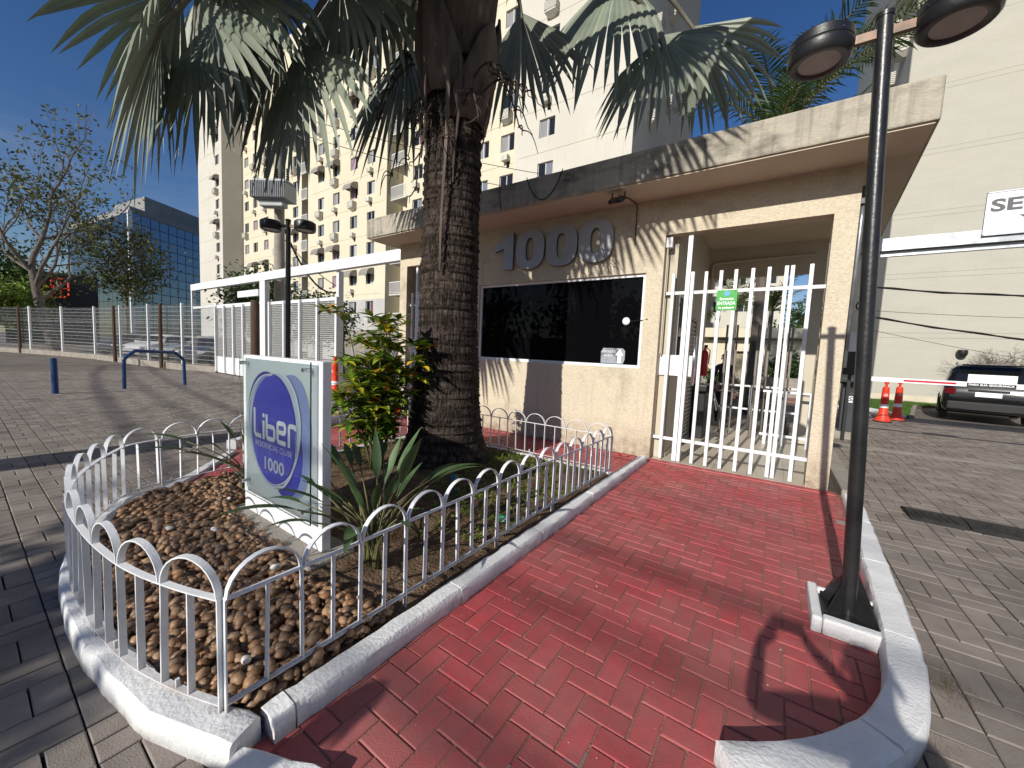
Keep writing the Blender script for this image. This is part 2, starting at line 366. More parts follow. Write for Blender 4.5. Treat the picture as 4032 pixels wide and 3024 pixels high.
def rect(x0, x1, y0, y1): return [(x0,y0),(x1,y0),(x1,y1),(x0,y1)]

MT['farpave'] = M('distant paving', (.125,.105,.088), (.175,.15,.125), scale=1.2, rough=.95, bump=.4, bscale=14, c3=(.075,.063,.052), s3=.5, p3=(.5,.8))
sheet('ground', [(300*math.cos(a*math.pi/24), 300*math.sin(a*math.pi/24)) for a in range(48)], -.045, MT['farpave'])
MT['lane'] = M('smooth grey lane concrete', (.20,.185,.165), (.26,.24,.215), scale=1.3, rough=.95, bump=.3, bscale=50, c3=(.12,.11,.095), s3=.7, p3=(.5,.8))
sheet('access_lane', rect(-21, -7.3, 6.62, 26), -.02, MT['lane'])
plaza = sheet('plaza_paving', rect(-22, .3, -3, 6.62), -.012, MT['joint'])
m = .215; recs = []
for j in range(-8, 31):
    y = .02+j*m+m/2
    for i in range(-103, 4):
        x = i*m+(m if 0 else 0)
        if x > .3 or y > 6.6: continue
        if all(pip(x+ox, y+oy, ISLAND) for ox, oy in ((.13,0),(-.13,0),(0,.13),(0,-.13))): continue
        if not in_view((x, y, 0), 1.25) and x > -6: continue
        if (i+j) % 2: recs += [(x, y-m/4, m, m/2), (x, y+m/4, m, m/2)]
        else: recs += [(x-m/4, y, m/2, m), (x+m/4, y, m/2, m)]
pave(plaza, recs, MT['paver'], 'paver', seed=3)
drive = sheet('driveway_paving', rect(.3, 9, -3, 17.5), -.012, MT['joint'])
m = .25; recs = []
for i in range(0, 34):
    x = .35+i*m+m/2
    for j in range(-2, 69):
        y = j*m
        if all(pip(x+ox, y+oy, ISLAND) for ox, oy in ((.13,0),(-.13,0),(0,.13),(0,-.13))): continue
        if not in_view((x, y, 0), 1.3): continue
        if 9.62 < y < 9.95: continue
        if (i+j) % 2: recs += [(x-m/4, y, m/2, m), (x+m/4, y, m/2, m)]
        else: recs += [(x, y-m/4, m, m/2), (x, y+m/4, m, m/2)]
pave(drive, recs, MT['paver'], 'paver', seed=4)
mb = MB(); mb.box(.95, 8.4, 9.63, 9.93, -.03, .012); structure('concrete_strip', mb, MT['concrete'])

# red walk: herringbone blocks, laid at right angles to the gatehouse
REDA = [(-1.47,.42),(-1.2,.50),(-.5,.98),(-.03,1.38),(.12,1.60),(.38,1.88),(.53,2.15),(.61,2.5),(.66,3.0),(.73,4.2),(.81,5.6),(.82,5.84),(-1.46,5.84)]
REDB = [(-1.60,4.60),(-1.60,5.84),(-7.1,5.84),(-6.9,4.9),(-6.7,3.9),(-6.2,2.25),(-5.7,2.05),(-4.62,1.06),(-4.70,1.7),(-4.78,2.8),(-4.80,4.60)]
red = sheet('red_walk', REDA, .0045, MT['redgrout'])
redb = sheet('red_border_walk', REDB, .0045, MT['redgrout'])
def herring(poly, w, x0, x1, y0, y1, swap=False):
    out = []
    n = int((x1-x0)/w)+8; k = int((y1-y0)/w)+8
    for a in range(-8, n):
        for b in range(-8, k):
            # 90 degree herringbone: tile origin lattice
            if (a+b) % 4 == 0: cx, cy, lx, ly = x0+(a+1)*w, y0+(b+.5)*w, 2*w, w
            elif (a+b) % 4 == 2: cx, cy, lx, ly = x0+(a+.5)*w, y0+(b+1)*w, w, 2*w
            else: continue
            if any(pip(cx+ox, cy+oy, poly) for ox, oy in ((.10,0),(-.10,0),(0,.10),(0,-.10),(0,0))): out.append((cx, cy, lx, ly))
    return out
pave(red, herring(REDA, .1033, -1.5, .95, .3, 5.9), MT['red'], 'red_paver', zt=.010, gap=.007, jit=.0016, seed=5, clip=REDA)
pave(redb, herring(REDB, .1033, -7.2, -1.5, 1.0, 5.9), MT['red'], 'red_paver', zt=.010, gap=.007, jit=.0016, seed=6)
mb = MB(); mb.box(-1.46, .70, 5.745, 5.872, -.02, .022); structure('red_painted_threshold', mb, MT['red'], bevel=.006)
mb = MB(); mb.box(-7.1, -1.62, 5.76, 5.85, -.02, .024); structure('red_painted_edging', mb, MT['red'], bevel=.006)

# ------------------------------------------------------------------ kerbs
def resample(pts, step):
    out = [Vector((*pts[0], 0))]
    P = [Vector((*p, 0)) for p in pts]
    # catmull-rom
    n = len(P)
    for i in range(n-1):
        p0, p1, p2, p3 = P[max(i-1,0)], P[i], P[i+1], P[min(i+2,n-1)]
        k = max(1, int((p2-p1).length/step))
        for j in range(1, k+1):
            t = j/k
            out.append(.5*((2*p1)+(-p0+p2)*t+(2*p0-5*p1+4*p2-p3)*t*t+(-p0+3*p1-3*p2+p3)*t**3))
    return out
def kerb(name, pts, w, h, label, block=.9, mat='kerbwhite', group=None, z0=-.03, seed=1, slope=.012):
    rg = random.Random(seed); P = resample(pts, .07); t = thing(name, label, 'kerb', (P[0].x, P[0].y, 0), group)
    # arc length
    seg = [[P[0]]]; acc = 0; lim = block*rg.uniform(.85,1.1)
    for a, b in zip(P, P[1:]):
        acc += (b-a).length; seg[-1].append(b)
        if acc > lim: seg.append([b]); acc = 0; lim = block*rg.uniform(.85,1.1)
    for s in seg:
        if len(s) < 2: continue
        mb = MB(); prof = [(-w/2,z0),(-w/2,h*.55),(-w/2+.004,h-.012),(-w/2+.014,h-.001),(0,h+.001),(w/2-.014,h-.001),(w/2-.004,h-.012),(w/2,h*.55),(w/2,z0)]
        n = len(prof); vs_ = []; m_ = len(s)
        for i, p in enumerate(s):
            tg = (s[min(i+1,m_-1)]-s[max(i-1,0)]).normalized(); nr = Vector((-tg.y, tg.x, 0)); q = p.copy()
            if i == 0: q += tg*.004
            if i == m_-1: q -= tg*.004
            jz = rg.uniform(-.004,.004); jw = rg.uniform(-.004,.004)
            for k, (o, z) in enumerate(prof):
                vs_.append(q+nr*(o+jw*(1 if k < n/2 else -1)+rg.uniform(-.002,.002))+Vector((0,0,z+(jz+rg.uniform(-.002,.002) if z > 0 else 0))))
        F = [(i*n+k, i*n+k+1, (i+1)*n+k+1, (i+1)*n+k) for i in range(m_-1) for k in range(n-1)]
        F += [tuple(range(n)), tuple((m_-1)*n+k for k in range(n-1,-1,-1))]
        mb.add(vs_, F); mb.build('kerb_block', MT[mat], t, smooth='auto')
    return t
kerb('garden_kerb', [(-1.475,5.62),(-1.475,4.0),(-1.47,2.0),(-1.475,.62)], .115, .105, 'straight white kerb between the pebble garden and the red walk', block=.95, seed=11)
kerb('garden_kerb', [(-1.455,.548),(-1.75,.44),(-2.0,.388),(-2.5,.338),(-2.9,.338),(-3.35,.372),(-3.7,.455),(-4.0,.56),(-4.28,.69),(-4.50,.86),(-4.58,1.08)], .125, .115, 'wide curved white kerb round the front of the pebble garden', block=1.0, seed=12)
kerb('garden_kerb', [(-4.52,1.16),(-4.66,1.75),(-4.74,2.8),(-4.78,3.7),(-4.79,4.50)], .09, .085, 'thin white kerb behind the blue totem, along the soil', block=1.0, seed=13)
kerb('garden_kerb', [(-4.70,4.545),(-3.6,4.545),(-2.6,4.545),(-1.56,4.545)], .10, .085, 'thin white kerb between the soil bed and the booth wall', block=1.0, seed=14)
kerb('walk_kerb', [(-4.62,1.00),(-5.0,1.36),(-5.45,1.76),(-5.82,2.05)], .11, .045, 'low white edge strip at the tip of the left red wedge', block=1.2, seed=15)
kerb('walk_kerb', [(-6.05,2.13),(-6.45,2.9),(-6.72,3.9),(-6.95,4.9),(-7.1,5.7)], .14, .13, 'raised white kerb along the left red walk by the lane', block=.9, seed=16)
kerb('walk_kerb', [(.80,5.55),(.735,4.2),(.675,3.05),(.625,2.5),(.545,2.16),(.41,1.90),(.25,1.71),(.09,1.575),(-.03,1.49)], .15, .115, 'curved white kerb ending the red walk beside the black lamp post', block=.85, seed=17)
kerb('walk_kerb', [(-1.43,.49),(-1.25,.575),(-1.12,.63)], .10, .07, 'short broken white kerb stub at the near corner of the red walk', block=.6, seed=18)
mb = MB(); mb.box(.745, .93, 5.75, 8.9, -.02, .10); tag(mb.build('ledge', MT['concrete'], bevel=.01), 'grey concrete ledge along the side of the gatehouse', 'ledge')

# ------------------------------------------------------------------ garden bed
GARD = [(-1.54,.62),(-1.54,4.5),(-4.74,4.5),(-4.70,2.8),(-4.62,1.75),(-4.42,1.12),(-4.2,.92),(-3.82,.70),(-3.35,.54),(-2.9,.50),(-2.4,.51),(-2.0,.55)]
def bump2(x, y): return .5*math.sin(3.1*x+1.7*y)+.3*math.sin(7.3*y-4.1*x+1)+.2*math.sin(13*x+11*y)+.15*math.sin(23*x-19*y)
mb = MB(); nx, ny = 80, 96; x0, x1, y0, y1 = -4.80, -1.45, .30, 4.60; P = []
for j in range(ny+1):
    for i in range(nx+1):
        x = x0+(x1-x0)*i/nx; y = y0+(y1-y0)*j/ny
        P.append((x, y, .072+.018*bump2(x, y)+rng.uniform(-.006,.006)+.05*math.exp(-((x+3.4)**2+(y-3.6)**2)/.6)))
F = []
for j in range(ny):
    for i in range(nx):
        cx = x0+(x1-x0)*(i+.5)/nx; cy = y0+(y1-y0)*(j+.5)/ny
        if pip(cx, cy, [(-1.5,.55),(-1.5,4.56),(-4.80,4.56),(-4.74,2.8),(-4.66,1.75),(-4.58,1.1),(-4.48,.86),(-4.0,.56),(-3.35,.38),(-2.9,.34),(-2.4,.35),(-2.0,.40)]):
            a = j*(nx+1)+i; F.append((a, a+1, a+nx+2, a+nx+1))
mb.add(P, F); structure('garden_soil', mb, MT['soil'], smooth=True)

# pebbles
def ico(sub=1):
    bm = bmesh.new(); bmesh.ops.create_icosphere(bm, subdivisions=sub, radius=1); v = [p.co.copy() for p in bm.verts]; f = [tuple(x.index for x in q.verts) for q in bm.faces]; bm.free(); return v, f
ICO = ico(2)[0], ico(2)[1]
ICO1 = ico(1)
def stone(mb, c, r, rg, ic=None):
    iv, fv = ic or ICO1
    q = Quaternion((rg.uniform(-1,1), rg.uniform(-1,1), rg.uniform(-1,1)), rg.uniform(0,.9)) @ Quaternion((0,0,1), rg.uniform(0,6.3))
    sx, sy, sz = r*rg.uniform(.9,1.45), r*rg.uniform(.75,1.0), r*rg.uniform(.5,.78); ph = rg.uniform(0,9)
    mb.add([Vector(c)+q @ Vector((p.x*sx*(1+.1*math.sin(3*p.y+ph)), p.y*sy*(1+.1*math.sin(2.5*p.z+ph)), p.z*sz*(1+.1*math.cos(3*p.x+ph)))) for p in iv], fv)
GRAV = [(-1.55,.60),(-1.56,1.28),(-2.0,1.20),(-2.25,1.12),(-2.45,1.22),(-3.6,1.26),(-3.75,1.40),(-4.1,1.55),(-4.60,1.62),(-4.53,1.12),(-4.45,.92),(-4.25,.76),(-4.0,.63),(-3.7,.525),(-3.35,.44),(-2.9,.405),(-2.4,.41),(-2.0,.46),(-1.75,.52)]
mb = MB(); rg = random.Random(21); pts = []
cell = {}
for layer, (rmin, rmax, dens, zb) in enumerate(((.017,.027,2300,.082),(.019,.031,2400,.103),(.020,.034,1200,.122))):
    k = 0
    while k < dens:
        x = rg.uniform(-4.6,-1.55); y = rg.uniform(.40,1.65)
        if not pip(x, y, GRAV): continue
        k += 1
        near = (x+2.6)**2+(y-.4)**2
        c = rg.choice([(1,.95,.9),(.8,.72,.66),(1.25,1.15,1.05),(.62,.58,.56),(1.05,.85,.68),(.9,.9,.9),(1.2,1.1,.95),(.72,.6,.5)])
        g = rg.uniform(.75,1.15); mb.c = (c[0]*g, c[1]*g, c[2]*g)
        stone(mb, (x, y, zb+rg.uniform(-.012,.012)+.012*bump2(x*1.3, y*1.3)), rg.uniform(rmin, rmax), rg)
tag(mb.build('pebbles', MT['pebble'], smooth=True), 'brown river pebbles filling the front of the garden', 'pebbles', kind='stuff')
for lab, x, y, r in (('white oval pebble near the left fence curve', -3.45,.83,.028), ('white pebble left of centre among the brown pebbles', -3.2,1.02,.028), ('long white pebble at the foot of the totem plinth', -2.38,1.06,.034),
                ('small white pebble by the far left plant', -3.75,1.30,.022), ('white pebble at the near fence corner', -1.75,.66,.024)):
    mb = MB(); stone(mb, (0,0,0), r, rg, ICO); o = mb.build('white_pebble', MT['wpebble'], smooth=True); o.location = (x, y, .148); tag(o, lab, 'pebble', 'white pebbles')

# fallen leaves
MT['dryleaf'] = leafmat('dry fallen leaf', (.46,.28,.05), (.30,.16,.05), trans=.1)
def leaf_pts(L, W, n=5, fold=.25, curl=.15):
    """pointed leaf along +y with folded midrib: verts, faces"""
    P = []; F = []
    for i in range(n+1):
        t = i/n; w = W*math.sin(math.pi*min(1,t**.8))*(1-.25*t) if 0 < t < 1 else 0
        z = -curl*L*t*t
        P += [(-w/2, L*t, z+fold*w/2), (0, L*t, z), (w/2, L*t, z+fold*w/2)]
    for i in range(n):
        a = 3*i; F += [(a,a+1,a+4,a+3),(a+1,a+2,a+5,a+4)]
    return [Vector(p) for p in P], F
rg = random.Random(5); LP, LF = leaf_pts(.07,.035)
for lab, x, y in (('yellow fallen leaf lying on the soil behind the totem', -4.25, 2.55), ('yellow leaf in front of the palm trunk', -2.35, 2.2), ('orange fallen leaf beside the near garden kerb', -1.64,1.75)):
    mb = MB(); q = Quaternion((0,0,1), rg.uniform(0,6)); mb.add([q @ p for p in LP], LF); o = mb.build('fallen_leaf', MT['dryleaf']); o.location = (x, y, .115); tag(o, lab, 'leaf', 'fallen leaves')

# soil litter and ground cover
MT['cover'] = leafmat('ground cover leaf', (.10,.16,.025), (.17,.21,.045), scale=2)
mb = MB(); rg = random.Random(9); LP, LF = leaf_pts(.042,.021, n=2)
def sprig(mb, x, y, z, n, rad, rg, cols):
    for k in range(n):
        a = rg.uniform(0,6.28); e = rg.uniform(.0,1.0); q = Quaternion((0,0,1), a) @ Quaternion((1,0,0), e); s = rg.uniform(.7,1.3); c = rg.choice(cols); g = rg.uniform(.7,1.25)
        mb.c = (c[0]*g, c[1]*g, c[2]*g); o = Vector((x+rg.gauss(0,rad), y+rg.gauss(0,rad), z+abs(rg.gauss(0,.02))))
        mb.add([o+q @ (p*s) for p in LP], LF)
cols = [(1,1,1),(1.2,1.15,.9),(.75,.85,.8),(1.5,1.3,.7)]
k = 0
while k < 360:
    x = rg.uniform(-3.1,-1.62); y = rg.uniform(1.75,4.42)
    d = (y-1.6)/2.8
    if rg.random() > d**1.3: continue
    if bump2(x*.8+3, y*.8) < -.15: continue
    k += 1; sprig(mb, x, y, .085, rg.randint(6,11), .025, rg, cols)
for k in range(70): sprig(mb, rg.uniform(-4.65,-4.1), rg.uniform(2.3,4.3), .085, 5, .03, rg, [(1.1,1,.7),(.9,1,.8)])
for k in range(60):
    a = rg.uniform(0,6.28); sprig(mb, -3.45+.62*math.cos(a), 3.6+.6*math.sin(a), .09, 6, .03, rg, cols)
tag(mb.build('ground_cover', MT['cover']), 'low yellow-green ground cover spreading over the soil bed', 'ground cover', kind='stuff')
mb = MB(); LP2, LF2 = leaf_pts(.035,.014, n=2, curl=.4)
for k in range(900):
    x = rg.uniform(-4.6,-1.6); y = rg.uniform(1.5,4.4); q = Quaternion((0,0,1), rg.uniform(0,6.3)) @ Quaternion((1,0,0), rg.uniform(-.3,.4)); g = rg.uniform(.5,1.3); mb.c = (g, g*.9, g*.8)
    mb.add([Vector((x,y,.092+.018*bump2(x,y)))+q @ p for p in LP2], LF2)
MT['litter'] = M('dry leaf litter', (.22,.15,.09), (.30,.21,.12), scale=5, rough=.9, tint=True)
tag(mb.build('leaf_litter', MT['litter']), 'dry leaf litter scattered over the brown soil', 'litter', kind='stuff')

# ------------------------------------------------------------------ hooped garden fence
def strip_arc(mb, a, b, z, h, w, th, nrm, n=12):
    """half round hoop of flat bar from a to b"""
    a = Vector(a); b = Vector(b); c = (a+b)/2; d = (b-a)/2; P = []
    for i in range(n+1):
        t = math.pi*i/n; e = -math.cos(t); s = math.sin(t)
        for rr in (1, 1-th/h):
            for sg in (-1, 1): P.append(c+d*(e*(1 if rr == 1 else 1-th/d.length))+Vector((0,0,z+h*s*rr))+nrm*sg*w/2)
    F = []
    for i in range(n):
        o = 4*i
        F += [(o,o+1,o+5,o+4),(o+2,o+6,o+7,o+3),(o,o+4,o+6,o+2),(o+1,o+3,o+7,o+5)]
    mb.add(P, F)
def hoop_fence(pts, label, spacing=.29, zr=.555, zb=.145, ztop=.69):
    P = resample(pts, .03); t = thing('garden_fence', label, 'fence', (P[0].x, P[0].y, .1), 'white hooped garden fence runs')
    tot = sum((b-a).length for a, b in zip(P, P[1:])); n = max(1, round(tot/spacing)); st = tot/n
    def at(s):
        acc = 0
        for a, b in zip(P, P[1:]):
            l = (b-a).length
            if acc+l >= s-1e-6: return a+(b-a)*((s-acc)/l if l > 0 else 0)
            acc += l
        return P[-1].copy()
    def nr(s):
        d = (at(min(tot, s+.03))-at(max(0, s-.03))).normalized(); return Vector((-d.y, d.x, 0))
    w, th = .026, .006
    for z, nm in ((zr, 'top_rail'), (zb, 'bottom_rail')):
        mb = MB(); m_ = len(P); Q = []
        for i, p in enumerate(P):
            d = (P[min(i+1,m_-1)]-P[max(i-1,0)]).normalized(); k = Vector((-d.y, d.x, 0))
            Q += [p+k*w/2+V(0,0,z-th/2), p-k*w/2+V(0,0,z-th/2), p-k*w/2+V(0,0,z+th/2), p+k*w/2+V(0,0,z+th/2)]
        F = [(4*i+k, 4*i+(k+1) % 4, 4*i+4+(k+1) % 4, 4*i+4+k) for i in range(m_-1) for k in range(4)]+[(3,2,1,0), tuple(4*(m_-1)+k for k in range(4))]
        mb.add(Q, F); mb.build(nm, MT['white_fence'], t)
    for i in range(2*n+1):
        s = i*st/2; p = at(s); k = nr(s); mb = MB(); foot = -.01 if i % 6 == 0 else zb
        tl = Vector((rng.uniform(-.008,.008), rng.uniform(-.008,.008), 0))
        mb.bar(p+V(0,0,max(foot,.07) if foot < zb else zb), p+tl+V(0,0,zr), w, th, up=k.cross(V(0,0,1))); mb.build('bar', MT['white_fence'], t)
    for i in range(n):
        mb = MB(); strip_arc(mb, at(i*st+.003), at((i+1)*st-.003), zr, ztop-zr, w, th, nr((i+.5)*st)); mb.build('hoop', MT['white_fence'], t, smooth='auto')
        for e in (.25, .75):
            if rng.random() < .5: mb = MB(); mb.bar(at((i+e)*st)+V(0,0,zb), at((i+e)*st)+V(0,0,zb+rng.uniform(.02,.04)), .012, .012); mb.build('stub', MT['white_fence'], t)
    return t
hoop_fence([(-1.585,.53),(-1.585,1.6),(-1.58,2.8),(-1.555,4.46)], 'straight hooped white fence along the red walk')
hoop_fence([(-1.565,4.47),(-2.6,4.47),(-3.6,4.47),(-4.60,4.47)], 'straight hooped white fence in front of the booth wall')
hoop_fence([(-4.66,4.44),(-4.68,3.6),(-4.70,2.6),(-4.70,1.75),(-4.63,1.08)], 'hooped white fence behind the totem, beside the left red walk')
hoop_fence([(-1.60,.523),(-1.82,.447),(-2.1,.378),(-2.4,.343),(-2.7,.330),(-3.1,.335),(-3.5,.382),(-3.82,.475),(-4.07,.575),(-4.31,.695),(-4.53,.84),(-4.62,1.05)], 'curved hooped white fence around the pebbles at the front')
# ------------------------------------------------------------------ text helper
def text_mesh(s, size, offset=0.0, extrude=.0, spacing=1.0, shear=0.0):
    cu = bpy.data.curves.new('txt', 'FONT'); cu.body = s; cu.size = size; cu.align_x = 'CENTER'; cu.align_y = 'CENTER'; cu.offset = offset; cu.extrude = extrude; cu.space_character = spacing; cu.shear = shear; cu.resolution_u = 4
    o = bpy.data.objects.new('txt', cu); COL.objects.link(o); bpy.context.view_layer.update()
    me = bpy.data.meshes.new_from_object(o.evaluated_get(bpy.context.evaluated_depsgraph_get()))
    bpy.data.objects.remove(o); bpy.data.curves.remove(cu); return me
def text(name, s, size, mat, parent, loc, facing='-y', sx=1.0, fit=None, **k):
    """flat print; facing -y: read from the camera side. fit: width in metres"""
    me = text_mesh(s, size, **k); me.materials.clear(); me.materials.append(mat)
    xs = [v.co.x for v in me.vertices]
    if fit: sx = fit/(max(xs)-min(xs))
    cx = (max(xs)+min(xs))/2
    for v in me.vertices:
        x, y, z = (v.co.x-cx)*sx, v.co.y, v.co.z
        if facing == '-y': v.co = Vector((loc[0]+x, loc[1]-z, loc[2]+y))
        elif facing == '+x': v.co = Vector((loc[0]+z, loc[1]+x, loc[2]+y))
    me.update(); o = bpy.data.objects.new(name, me); COL.objects.link(o)
    if parent: attach(o, parent)
    return o
def facade(mb, x0, x1, z0, z1, y, holes, depth=.2):
    """wall in the plane y (facing -y) with openings and reveals"""
    xs = sorted(set([x0, x1]+[h[0] for h in holes]+[h[1] for h in holes])); zs = sorted(set([z0, z1]+[h[2] for h in holes]+[h[3] for h in holes]))
    def ish(x, z): return any(h[0] < x < h[1] and h[2] < z < h[3] for h in holes)
    P = {}; vs_ = []; F = []
    def vi(x, z):
        if (x, z) not in P: P[(x, z)] = len(vs_); vs_.append((x, y, z))
        return P[(x, z)]
    for a, b in zip(xs, xs[1:]):
        for c, d in zip(zs, zs[1:]):
            if not ish((a+b)/2, (c+d)/2): F.append((vi(a,c), vi(b,c), vi(b,d), vi(a,d)))
    mb.add(vs_, F)
    for a, b, c, d in holes:
        mb.add([(a,y,c),(b,y,c),(b,y,d),(a,y,d),(a,y+depth,c),(b,y+depth,c),(b,y+depth,d),(a,y+depth,d)], [(0,4,7,3),(1,2,6,5),(3,7,6,2)]+([(0,1,5,4)] if c > z0+1e-6 else []))

# ------------------------------------------------------------------ gatehouse
YW = 5.86
gh = thing('gatehouse', 'cream stucco gatehouse with number 1000, dark window and flat overhanging roof', 'gatehouse', (-3.2, 5.86, 0))
mb = MB(); facade(mb, -7.19, .63, 0, 3.80, YW, [(-6.96,-5.10,0,3.30), (-4.85,-1.69,1.345,2.76), (-1.45,.41,0,3.27)], depth=.20)
mb.add([(-7.19,5.86,0),(-7.19,5.86,3.8),(-7.19,9.1,3.8),(-7.19,9.1,0)], [(0,1,2,3)]); mb.add([(.63,5.86,0),(.63,6.06,0),(.63,6.06,3.8),(.63,5.86,3.8)], [(0,1,2,3)])
mb.add([(.41,6.06,0),(.63,6.06,0),(.63,6.06,3.8),(.41,6.06,3.8)], [(0,1,2,3)][::-1])
mb.add([(-1.45,6.06,3.27),(.41,6.06,3.27),(.41,6.06,3.8),(-1.45,6.06,3.8)], [(3,2,1,0)])
mb.build('front_wall', MT['stucco'], gh)
mb = MB(); slab = [(-7.50,5.19),(1.05,5.19),(1.33,9.3),(-7.42,9.3)]; mb.prism(slab, 3.795, 4.19); mb.build('roof_slab', MT['stucco_grey'], gh, bevel=.018)
mb = MB(); mb.prism([(-7.47,5.22),(1.02,5.22),(1.30,9.28),(-7.40,9.28)], 3.779, 3.80); mb.build('soffit', MT['soffit'], gh)
mb = MB(); mb.box(-1.34,-1.30,6.06,9.1,.09,3.78); mb.box(-1.45,-1.30,6.05,6.09,.0,3.78); mb.box(-1.50,-1.46,5.9,6.1,0,3.2); mb.box(-4.9,-1.5,9.0,9.1,0,3.78); mb.box(-4.95,-4.9,6.06,9.1,0,3.78)
mb.build('passage_wall', MT['inner'], gh)
mb = MB(); mb.box(-1.30,.60,8.98,9.12,3.2,3.779); mb.box(.43,.60,8.99,9.11,0,3.2); mb.build('rear_lintel', MT['inner'], gh)
mb = MB(); mb.box(-7.19,-5.0,8.98,9.12,3.2,3.779); mb.box(-5.1,-4.95,6.07,9.0,0,3.779); mb.build('left_passage_wall', MT['inner'], gh)
mb = MB(); mb.box(-1.298,-1.285,6.1,8.9,.0,.09); mb.build('skirting', MT['tile'], gh)
# floor tiles
fl = MB(); fl.box(-1.44,.62,5.875,9.95,-.03,.012); flo = fl.build('floor', MT['grout'], gh)
for i in range(5):
    for j in range(9):
        x0 = -1.435+i*.41; y0 = 5.885+j*.45; mb = MB(); mb.box(x0+.002, min(x0+.408,.615), y0+.002, min(y0+.448,9.94), .0, .019); mb.build('floor_tile', MT['tile'], flo)
# window
wn = MB(); x0, x1, z0, z1 = -4.85, -1.69, 1.345, 2.76
for a in ((x0,x1,z0,z0+.045),(x0,x1,z1-.045,z1),(x0,x0+.045,z0+.045,z1-.045),(x1-.045,x1,z0+.045,z1-.045)): wn.box(a[0],a[1],5.90,5.955,a[2],a[3])
wno = wn.build('window', MT['white'], gh)
mb = MB(); mb.box(x0+.045,x1-.045,5.928,5.94,z0+.045,z1-.045); mb.build('pane', MT['darkglass'], wno)
mb = MB(); mb.box(-4.6,-1.8,5.99,6.0,1.2,2.9); mb.build('blackout_backing', MT['blackp'], wno)
# intercom disc, sticker
ic = thing('intercom_speaker', 'round white speaker disc fixed on the dark window', 'speaker', (-1.96,5.925,2.06))
mb = MB(); pr_ = [(.0,0),(.055,0),(.058,.008),(.045,.016),(.0,.018)]
P = []
mb.lathe([(.056,0),(.058,.008),(.046,.017),(.02,.02)], (0,0,0), 20)
mb.v = [(-1.96+x, 5.927-z, 2.06+y) for x, y, z in mb.v]; mb.build('cover', MT['white'], ic, smooth='auto')
mb = MB(); mb.tube([(-1.90,5.92,2.06),(-1.78,5.905,2.06),(-1.62,5.853,2.08)], .006, 6); mb.build('cable', MT['wire'], ic)
st = thing('window_sticker', 'worn grey arrow sticker in the lower right corner of the dark window', 'sticker', (-2.12,5.92,1.42))
MT['stickergrey'] = M('worn grey sticker', (.30,.33,.37), (.12,.13,.15), scale=9, rough=.5, pos=(.45,.6))
mb = MB(); mb.plate([(-2.33,1.40),(-1.97,1.40),(-1.945,1.47),(-1.945,1.60),(-1.985,1.64),(-2.30,1.64),(-2.335,1.58)], 5.925, 5.928); mb.build('backing', MT['stickergrey'], st)
mb = MB(); mb.plate([(-2.06,1.41),(-2.00,1.41),(-2.00,1.53),(-1.965,1.53),(-2.03,1.63),(-2.095,1.53),(-2.06,1.53)], 5.9215, 5.9245); mb.build('arrow', MT['signwhite'], st)
text('lettering', 'IDENTIFIQUE-SE', .05, MT['signwhite'], st, (-2.205,5.9235,1.585), fit=.215)
text('lettering', 'VISITANTE', .04, MT['signwhite'], st, (-2.215,5.9235,1.52), fit=.17)
# digits
def ring_poly(cx, cz, hw, hh, n=40, e=2.6):
    out = []
    for k in range(n):
        t = 2*math.pi*k/n; c, s_ = math.cos(t), math.sin(t)
        out.append((cx+hw*math.copysign(abs(c)**(2/e), c), cz+hh*math.copysign(abs(s_)**(2/e), s_)))
    return out
def annulus(mb, o, i, y0, y1):
    n = len(o); P = [(x,y0,z) for x,z in o]+[(x,y0,z) for x,z in i]+[(x,y1,z) for x,z in o]+[(x,y1,z) for x,z in i]; mb.cur = 0
    mb.add(P, [(k,(k+1) % n,n+(k+1) % n,n+k) for k in range(n)]); b = len(mb.v)-4*n; mb.cur = 1
    for k in range(n):
        j = (k+1) % n
        for q in ((k,2*n+k,2*n+j,j),(n+k,n+j,3*n+j,3*n+k)): mb.f.append(tuple(b+a for a in q)); mb.mi.append(1)
    mb.cur = 0
mb = MB(); one = [(-4.26,2.99),(-4.05,2.99),(-4.05,3.63),(-4.19,3.63),(-4.235,3.56),(-4.32,3.51),(-4.46,3.47),(-4.46,3.32),(-4.26,3.375)]
mb.plate(one, 5.79, 5.838); mb.mi = [0,1]+[1]*9; mb.build('number_digit', [MT['digit'], MT['digit_edge']], gh)
for cx in (-3.70,-3.09,-2.49):
    mb = MB(); annulus(mb, ring_poly(cx,3.30,.29,.33), ring_poly(cx,3.30,.085,.195), 5.79, 5.838); mb.build('number_digit', [MT['digit'], MT['digit_edge']], gh)
    for dx, dz in ((-.19,0),(.19,.05)):
        mb = MB(); mb.tube([(cx+dx,5.838,3.3+dz),(cx+dx,5.87,3.3+dz)], .01, 6); mb.build('standoff', MT['digit_edge'], gh)
mb = MB(); mb.tube([(-4.15,5.838,3.3),(-4.15,5.87,3.3)], .01, 6); mb.build('standoff', MT['digit_edge'], gh)
